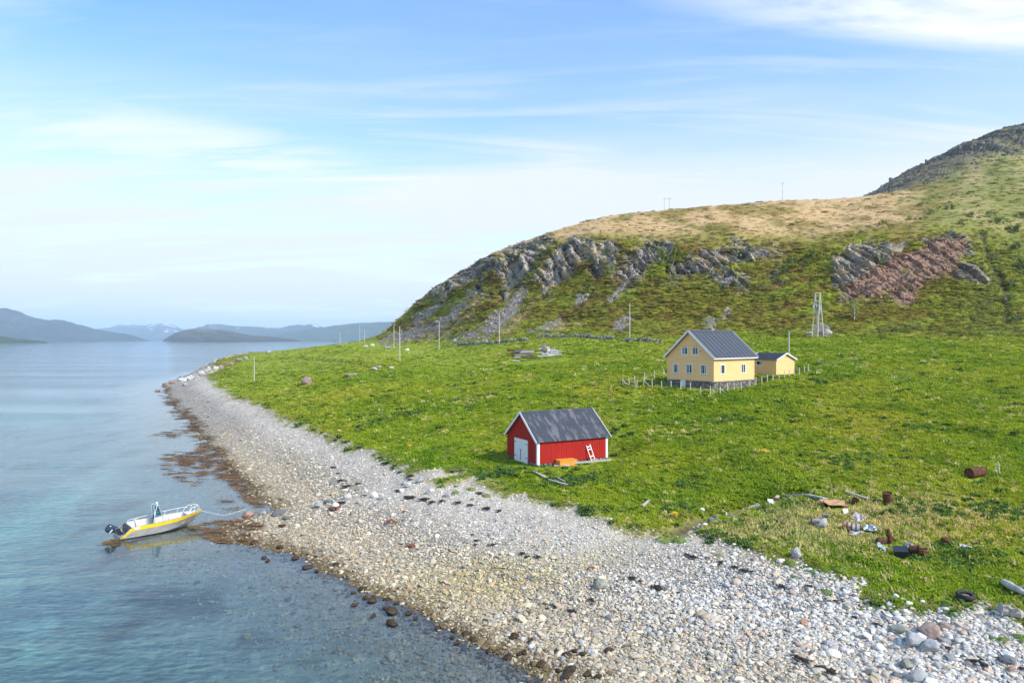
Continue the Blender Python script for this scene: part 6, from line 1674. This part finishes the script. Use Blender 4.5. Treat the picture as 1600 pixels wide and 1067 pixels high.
boulder(247, 611, 10, 4, 'brown', 'lone dark rock awash off the far point', 130, name='shore_rock', cat='rock')

# ------------------------------------------------------------------ seaweed
m_weed = mat('brown_weed', (0.095, 0.055, 0.014), rough=0.45, spec=0.5, noise=(5, 0.4, 4)); m_wrack = mat('dry_wrack', (0.030, 0.022, 0.017), rough=0.8, noise=(5, 0.4, 4)); m_redw = mat('red_weed', (0.24, 0.075, 0.035), rough=.7, noise=(6, .3, 4))


def weed_mesh(seed, m, n=46, flat=.25, ln=.5):
    r_ = random.Random(seed); b = MB()
    for i in range(n):
        a = r_.uniform(0, 6.28); q = r_.random() ** .7; x, y, z = q * math.cos(a), q * math.sin(a) * .5, flat * (1 - q * q) * r_.uniform(.4, 1.1)
        t = r_.uniform(0, 6.28); l_ = ln * r_.uniform(.4, 1); w = r_.uniform(.05, .11); dx, dy = math.cos(t), math.sin(t)
        b.add([(x - dy * w, y + dx * w, z), (x + dy * w, y - dx * w, z), (x + dx * l_ + dy * w * .8, y + dy * l_ - dx * w * .8, z + r_.uniform(-.12, .06)), (x + dx * l_ - dy * w * .8, y + dy * l_ + dx * w * .8, z + r_.uniform(-.12, .06))], [(0, 1, 2, 3)])
    b.rock((0, 0, -.02), (.75, .36, flat * .8), seed=seed, sub=2, rough=.5)
    return b.mesh('seaweed', m)


wr = [weed_mesh(i, m_wrack) for i in range(4)]; rw = weed_mesh(9, m_redw)


def wrack(px, py, wpx, label, group, mesh=None):
    w = at(px, py); o = bpy.data.objects.new('seaweed_clump', mesh or random.choice(wr)); COL.objects.link(o); s = wpx * w.y / F / 1.9
    o.location = w + Vector((0, 0, .09)); o.scale = (s, s * random.uniform(1.2, 2.0), min(s, .5) * .45); o.rotation_euler = (0, 0, random.uniform(-.5, .5))
    return tag(o, label, 'seaweed', group)


for x, y, s in [(738, 836, 7), (744, 846, 8), (743, 853, 7), (769, 853, 12), (815, 868, 12), (824, 873, 9), (840, 872, 14), (1378, 838, 0)]:
    if s: wrack(x, y, s, 'dark seaweed clump of the broken line on the mid beach', 'seaweed on the mid beach')
for x, y, s in [(1073, 869, 10), (1082, 873, 16), (1104, 875, 6), (1128, 882, 16), (1148, 889, 14), (1164, 896, 14), (1176, 898, 8), (1225, 921, 22), (1265, 922, 12), (1300, 941, 16), (1336, 965, 12), (1370, 977, 14)]:
    wrack(x, y, s, 'dark seaweed clump of the upper strandline near the turf', 'seaweed along the upper strandline')
for x, y, s in [(987, 906, 16), (1000, 910, 8), (1028, 921, 24), (1060, 928, 8), (924, 940, 12), (892, 954, 14), (898, 957, 10), (868, 947, 7), (855, 950, 9)]:
    wrack(x, y, s, 'dark seaweed clump near the round boulder', 'seaweed near the round boulder')
for x, y, s in [(1252, 1036, 26), (1290, 1052, 26), (1530, 1035, 30), (1568, 1033, 18), (1480, 1014, 14), (1154, 969, 8), (1204, 998, 6), (1596, 1045, 14)]:
    wrack(x, y, s, 'dark seaweed clump lying on the nearest shingle at right', 'seaweed on the nearest shingle')
for x, y, s in [(492, 674, 8), (502, 680, 9), (510, 685, 9), (524, 691, 12), (540, 695, 14), (562, 702, 14), (584, 714, 7), (594, 719, 12), (602, 726, 14), (614, 734, 10), (624, 739, 12), (640, 745, 18), (640, 750, 10), (628, 757, 9), (620, 767, 10), (640, 776, 20), (664, 779, 22), (674, 784, 14), (690, 783, 14), (716, 786, 16), (735, 790, 12), (760, 796, 18), (780, 800, 10), (707, 737, 10), (750, 771, 14), (712, 762, 8)]:
    wrack(x, y, s, 'dark seaweed clump of the strandline left of the boathouse', 'seaweed along the strandline left of the boathouse')
for x, y, s in [(533, 753, 12), (542, 762, 16), (558, 759, 10), (556, 769, 8), (568, 775, 9), (528, 741, 8), (520, 731, 10), (532, 789, 14), (520, 799, 12)]:
    wrack(x, y, s, 'dark seaweed clump across the wide part of the spit', 'seaweed across the spit')
for x, y, s in [(612, 816, 20), (632, 802, 8), (524, 795, 20), (868, 875, 8), (924, 888, 14), (642, 853, 16)]:
    wrack(x, y, s, 'reddish seaweed patch on the pebbles', 'reddish seaweed patches', rw)

# weed-covered rocks along the low-water edge
m_wrock = mat('weedy_rock', (0.048, 0.029, 0.010), rough=0.55, spec=0.35, noise=(5, 0.35, 5), bump=(12, 0.7, .05), wear=((0.11, 0.07, 0.022), 3, .55, .75))
wrk = [MB().rock((0, 0, 0), (1, .8, .62), seed=60 + i, sub=3, rough=.45, cut=.3).mesh('weedy_rock', m_wrock, smooth=True) for i in range(4)]
for x, y, s in [(794, 1027, 18), (803, 997, 17), (830, 1003, 10), (707, 996, 9), (714, 1004, 10), (738, 1000, 15), (763, 1018, 9), (776, 1018, 10), (812, 1024, 10), (820, 1022, 12), (845, 1041, 16), (884, 1026, 16), (911, 1025, 12), (898, 1020, 10), (952, 1019, 14), (868, 1020, 8), (892, 1048, 18), (886, 1058, 20), (918, 1056, 14), (935, 1060, 12), (872, 1050, 10), (620, 942, 9), (600, 950, 8),
                (583, 932, 9), (570, 934, 10), (552, 926, 7), (603, 950, 7), (480, 886, 15), (495, 892, 9), (461, 872, 12), (437, 856, 12), (413, 871, 9), (418, 876, 8), (398, 848, 14), (441, 824, 11), (525, 884, 11), (567, 920, 14), (582, 938, 16), (612, 955, 20), (604, 936, 10), (554, 945, 9), (583, 962, 10), (612, 974, 18), (730, 990, 14), (710, 985, 12), (638, 958, 12), (650, 966, 9), (684, 982, 10)]:
    o = bpy.data.objects.new('weedy_rock', random.choice(wrk)); COL.objects.link(o); w = at(x, y); k = s * w.y / F / 2 * 1.15
    o.location = w + Vector((0, 0, .10 if w.z > .05 else .03)); o.scale = (k, k, k * random.uniform(.7, 1)); o.rotation_euler = (0, 0, random.uniform(0, 6))
    zn = 'at the water edge by the bottom of the beach' if x > 780 else 'along the water edge of the yellowish shingle' if x > 545 else 'along the water edge near the boat'
    tag(o, 'rock covered in brown seaweed ' + zn, 'rock', 'weed-covered rocks ' + zn)

# floating weed in the shallows: countless fronds
m_frond = mat('weed_frond', attr=('tint', 'INSTANCER'), rough=0.4, spec=0.5, noise=(6, .3, 3))
fr_m = []
for i in range(3):
    r_ = random.Random(i); b = MB()
    for j in range(16):
        a = r_.uniform(0, 6.28); q = r_.random(); x, y = q * math.cos(a), q * math.sin(a) * .55; t_ = r_.uniform(-.6, .6) + (3.14 if r_.random() < .5 else 0); l_ = r_.uniform(.3, .8); w_ = r_.uniform(.05, .12); dx, dy = math.cos(t_), math.sin(t_)
        b.add([(x - dy * w_, y + dx * w_, r_.uniform(-.04, .03)), (x + dy * w_, y - dx * w_, r_.uniform(-.04, .03)), (x + dx * l_, y + dy * l_, r_.uniform(-.05, .03))], [(0, 1, 2)])
    fr_m.append(b.mesh('frond_shape', m_frond))
WEED = [[(318, 690), (345, 700), (368, 735), (390, 762), (345, 752), (305, 730), (285, 726), (255, 720), (265, 706), (305, 706)], [(315, 665), (335, 690), (318, 688), (285, 685), (240, 680), (262, 675), (300, 662)],
        [(262, 602), (278, 625), (302, 648), (326, 672), (302, 676), (276, 652), (254, 624), (246, 606)], [(362, 735), (395, 775), (410, 792), (398, 790), (375, 770), (350, 745)],
        [(300, 822), (340, 812), (385, 812), (410, 830), (385, 850), (345, 848), (310, 838)], [(160, 846), (180, 842), (185, 850), (165, 852)], [(345, 778), (380, 790), (360, 800), (335, 790)],
        [(240, 722), (300, 722), (330, 742), (300, 760), (270, 745)]]
fp = []
for k, poly in enumerate(WEED):
    xs = [q[0] for q in poly]; ys = [q[1] for q in poly]
    n = int((max(xs) - min(xs)) * (max(ys) - min(ys)) * (.6 if k < 4 else .5 if k not in (6, 7) else .3)); X, Y = rng.uniform(min(xs), max(xs), n), rng.uniform(min(ys), max(ys), n)
    ok = sdist(X, Y, poly) + 6 * fbm(X * .08, Y * .2, o=3) > 0; ok &= fbm(X * .05 + 3, Y * .16, o=3) + rng.normal(0, .12, n) > (.05 if k in (0, 2, 3) else .06 if k not in (6, 7, 1) else .18)
    fp += [(*sea(a, b), 0.012) for a, b in zip(X[ok], Y[ok])]
fp = np.array(fp); n = len(fp); sz = rng.uniform(.18, .42, n) * np.clip(fp[:, 1] / 55, .9, 2.2)
zb = np.maximum(ground(fp[:, 0], fp[:, 1]) + .05, 0.012); fp[:, 2] = zb + rng.uniform(0, .03, n)
scatter('floating_seaweed', fp, np.stack([sz * 1.3, sz, sz], 1), np.stack([sz * 0, sz * 0, rng.uniform(-.4, .4, n)], 1), np.array([0.25, 0.125, 0.020]) * rng.uniform(.25, 1.35, (n, 1)), rng.integers(0, 3, n), fr_m, 'brown seaweed fronds floating in the shallows by the spit', 'seaweed')

# green cushions of shore plants on the shingle
m_moss = mat('shore_plant', (0.17, 0.27, 0.035), rough=.8, noise=(5, .25, 4), trans=.2)


def cush_mesh(seed):
    r_ = random.Random(seed); b = MB()
    for i in range(150):
        a = r_.uniform(0, 6.28); q = r_.random() ** .5; h = .55 * math.sqrt(max(1 - q * q, 0)); c0 = Vector((q * math.cos(a), q * math.sin(a), h)); n0 = Vector((c0.x + r_.uniform(-.5, .5), c0.y + r_.uniform(-.5, .5), .8)).normalized(); u = n0.orthogonal().normalized(); v = n0.cross(u); s = r_.uniform(.08, .17)
        b.add([c0 - u * s, c0 + u * s - v * s * .4, c0 + v * s * 1.5], [(0, 1, 2)])
    return b.mesh('shore_plant', m_moss)


cm = [cush_mesh(i) for i in range(3)]
for x, y, s in [(1123, 871, 10), (1237, 883, 16), (1240, 905, 9), (1232, 881, 12), (1270, 896, 10), (1275, 903, 9), (1292, 900, 16), (1310, 899, 18), (1316, 897, 14), (1300, 912, 8), (1292, 930, 16), (1490, 973, 9), (712, 773, 12), (736, 766, 14), (760, 775, 14), (797, 767, 14), (788, 776, 8), (694, 776, 6), (738, 782, 6), (666, 735, 20), (1043, 846, 30), (1062, 848, 18), (1595, 1003, 20), (1568, 1005, 16), (1555, 1002, 14)]:
    w = at(x, y); o = bpy.data.objects.new('shore_plant', random.choice(cm)); COL.objects.link(o); k = s * w.y / F / 2; o.location = w + Vector((0, 0, .02)); o.scale = (k * 1.1, k * 1.3, min(k, .35)); o.rotation_euler.z = random.uniform(0, 6)
    tag(o, 'bright green cushion plant growing on the shingle', 'plant', 'green cushion plants on the shingle')
# yellow flowers
m_flower = mat('yellow_flower', (0.75, 0.50, 0.02), rough=.7, noise=(6, .2, 2))
for x, y, s, lb in [(640, 703, 6, 'yellow flower clump in the grass left of the boathouse'), (1055, 811, 8, 'yellow flower clump beside the small stream'), (1193, 712, 7, 'yellow flower clump in the meadow below the fence')]:
    w = at(x, y); b = MB(); r_ = random.Random(x)
    k = s * w.y / F / 2
    for i in range(60):
        a = r_.uniform(0, 6.28); q = r_.random() ** .5 * k; z = r_.uniform(.25, .42); xx, yy = q * math.cos(a), q * math.sin(a); e = .05
        b.add([(xx - e, yy - e, z), (xx + e, yy - e, z + .02), (xx, yy + e, z + .04)], [(0, 1, 2)]); b.add([(xx, yy, 0), (xx + .015, yy, 0), (xx, yy, z)], [(0, 1, 2)])
    tag(b.build('flower_clump', m_flower, None, loc=w), lb, 'flowers')

# ------------------------------------------------------------------ shrubs and the young birch on the hill
m_leaf = [mat('shrub_leaf_%d' % i, cc, rough=.7, noise=(2, .35, 3), trans=.25) for i, cc in enumerate([(0.14, 0.19, 0.025), (0.19, 0.24, 0.03), (0.26, 0.29, 0.07)])]
m_bark = mat('bark', (0.35, 0.33, 0.30), rough=.9, noise=(5, .3, 4))


def crown_mesh(seed, m, n, leaf, sparse=0.0):
    r_ = random.Random(seed); b = MB(); cl = [(Vector((r_.gauss(0, .42), r_.gauss(0, .42), r_.uniform(.15, .95))), r_.uniform(.22, .42)) for _ in range(9)]
    for i in range(n):
        c_, q = r_.choice(cl); d = Vector((r_.gauss(0, 1), r_.gauss(0, 1), r_.gauss(0, 1))).normalized(); p = c_ + d * q * r_.random() ** .4
        n0 = (d + Vector((r_.uniform(-.7, .7), r_.uniform(-.7, .7), .4))).normalized(); u = n0.orthogonal().normalized(); v = n0.cross(u); s = leaf * r_.uniform(.6, 1.3)
        b.add([p - u * s, p + u * s - v * s * .3, p + v * s * 1.4], [(0, 1, 2)])
    return b.mesh('crown', m)


crn = [[crown_mesh(10 * j + i, m, 420, .085) for i in range(2)] for j, m in enumerate(m_leaf)]
stem = MB()
for i in range(5):
    a = i * 1.26; stem.tube([(0, 0, -.2), (.15 * math.cos(a), .15 * math.sin(a), .35), (.4 * math.cos(a), .4 * math.sin(a), .85)], .05, 5, .015)
stem = stem.mesh('stems', m_bark)


def shrub(px, py, wpx, hpx, kind, label, group='willow shrubs on the hillside'):
    w = at(px, py); m = w.y / F; t = thing('willow_shrub', label, 'shrub', w, random.uniform(0, 6), group); t.scale = (wpx * m / 1.7, wpx * m / 1.7, hpx * m / 1.2)
    for nm, me in (('crown', random.choice(crn[kind])), ('stems', stem)):
        o = bpy.data.objects.new(nm, me); COL.objects.link(o); o.parent = t


SH = [(1045, 400, 22, 18, 1), (1036, 410, 16, 14, 0), (1052, 412, 14, 12, 1), (1228, 430, 24, 18, 0), (1236, 410, 18, 14, 1), (1222, 442, 18, 12, 0), (1272, 402, 16, 12, 1), (1262, 414, 14, 10, 0), (1345, 368, 9, 6, 0), (1330, 371, 8, 5, 0), (1380, 352, 12, 7, 1), (1430, 345, 20, 10, 1), (1450, 335, 18, 8, 2), (1480, 328, 18, 8, 1), (1500, 350, 20, 10, 1), (1520, 340, 22, 10, 2),
      (1560, 350, 26, 12, 1), (1585, 365, 24, 14, 0), (1590, 390, 22, 14, 0), (1545, 340, 20, 10, 2), (1595, 420, 26, 18, 0), (1580, 445, 18, 14, 1), (1555, 405, 18, 12, 2), (1535, 362, 12, 10, 1), (1598, 340, 22, 10, 1), (1440, 322, 14, 6, 1), (848, 402, 18, 14, 0), (860, 392, 14, 10, 1), (842, 420, 14, 12, 0), (920, 452, 14, 10, 0), (780, 410, 10, 8, 0), (838, 428, 12, 10, 1), (1020, 360, 6, 4, 0), (720, 462, 8, 6, 0), (700, 515, 10, 6, 1), (706, 508, 9, 6, 0),
      (1415, 515, 22, 12, 2), (1400, 520, 22, 10, 1), (1430, 512, 16, 10, 2), (1380, 522, 14, 8, 2), (1095, 452, 12, 9, 1), (1108, 462, 12, 8, 0), (657, 463, 5, 5, 0), (633, 487, 5, 5, 0), (1300, 505, 9, 6, 1), (1195, 455, 14, 9, 1), (1180, 470, 12, 8, 1), (1500, 480, 14, 8, 0), (1520, 500, 16, 9, 1), (1590, 500, 22, 12, 1), (1575, 470, 14, 12, 0)]
for x, y, a, b_, k in SH:
    if x < 900: lb = 'green willow shrub among the cliffs of the left hill' if y < 470 else 'green shrub on the lower scree slope'
    elif x < 1150: lb = 'green willow shrub in the cleft of the middle cliffs'
    elif x < 1320: lb = 'dark willow shrub on the hill above the transformer mast'
    elif y < 400: lb = 'green willow shrub on the upper right hillside'
    else: lb = 'green willow shrub beside the gully and pasture edge at right'
    shrub(x, y, a * 1.15, b_ * 1.05, k, lb)
w = at(1335, 500); t = thing('birch_tree', 'slender young birch on the slope below the red scree', 'tree', w); m = w.y / F; h = 34 * m
MB().tube([(0, 0, -.3), (.1, 0, h * .3), (-.05, 0, h * .65), (.1, 0, h)], [.11, .09, .06, .02], 6).build('trunk', mat('birch_bark', (.62, .60, .56), rough=.8, noise=(4, .25, 4)), t)
b = MB(); r_ = random.Random(5)
for i in range(9):
    z = h * r_.uniform(.35, .85); a = r_.uniform(0, 6.28); l_ = r_.uniform(.5, 1.0); b.tube([(0, 0, z), (l_ * .5 * math.cos(a), l_ * .5 * math.sin(a), z + l_ * .4), (l_ * math.cos(a), l_ * math.sin(a), z + l_ * .9)], .03, 4, .01)
b.build('branches', m_bark, t)
b = MB()
for i in range(420):
    z = r_.uniform(.25, 1.02); q = 1.15 * math.sin(math.pi * min(max((z - .15) / .95, 0), 1)) ** .7 * r_.random() ** .5; a = r_.uniform(0, 6.28); p = Vector((q * math.cos(a), q * math.sin(a), z * h)); n0 = Vector((r_.gauss(0, 1), r_.gauss(0, 1), r_.gauss(0, 1))).normalized(); u = n0.orthogonal().normalized(); v = n0.cross(u); s = r_.uniform(.10, .22)
    b.add([p - u * s, p + u * s, p + v * s * 1.5], [(0, 1, 2)])
b.build('crown', m_leaf[2], t)

# ------------------------------------------------------------------ farm far across on the low headland
for px, dd, wd_, cc, lb in [(26, 2840, 16, m_white, 'tiny white farmhouse on the low headland across the fjord'), (29.5, 2845, 12, m_red, 'tiny red barn beside the white farmhouse across the fjord')]:
    x, y = brg(px, dd); t = thing('farm_building', lb, 'building', (x, y, 2.5), .3); t.scale = (1, 1, 1)
    hz_ = 7; MB().bx(-wd_ / 2, wd_ / 2, -5, 5, 0, hz_).build('wall', cc, t)
    MB().add([(-wd_ / 2 - 1, -6, hz_), (wd_ / 2 + 1, -6, hz_), (wd_ / 2 + 1, 0, hz_ + 6), (-wd_ / 2 - 1, 0, hz_ + 6), (-wd_ / 2 - 1, 6, hz_), (wd_ / 2 + 1, 6, hz_)], [(0, 1, 2, 3), (3, 2, 5, 4), (0, 3, 4), (1, 5, 2)]).build('roof', m_roofgrey, t)

# ------------------------------------------------------------------ the air
m_haze = bpy.data.materials.new('haze_air'); m_haze.use_nodes = True
_N, _L = m_haze.node_tree.nodes, m_haze.node_tree.links
_N.remove(_N['Principled BSDF'])
_pv = nn(_N, 'ShaderNodeVolumePrincipled'); _pv.inputs['Color'].default_value = (0.62, 0.82, 1.0, 1); _pv.inputs['Density'].default_value = 8e-5
_pv.inputs['Anisotropy'].default_value = 0.0
_L.new(_pv.outputs[0], _N['Material Output'].inputs['Volume'])
haze = MB().bx(-46000, 46000, -2000, 21000, -14, 560).build('haze', m_haze)
tag(haze, 'thin bluish sea air over the whole fjord', 'haze', kind='stuff')
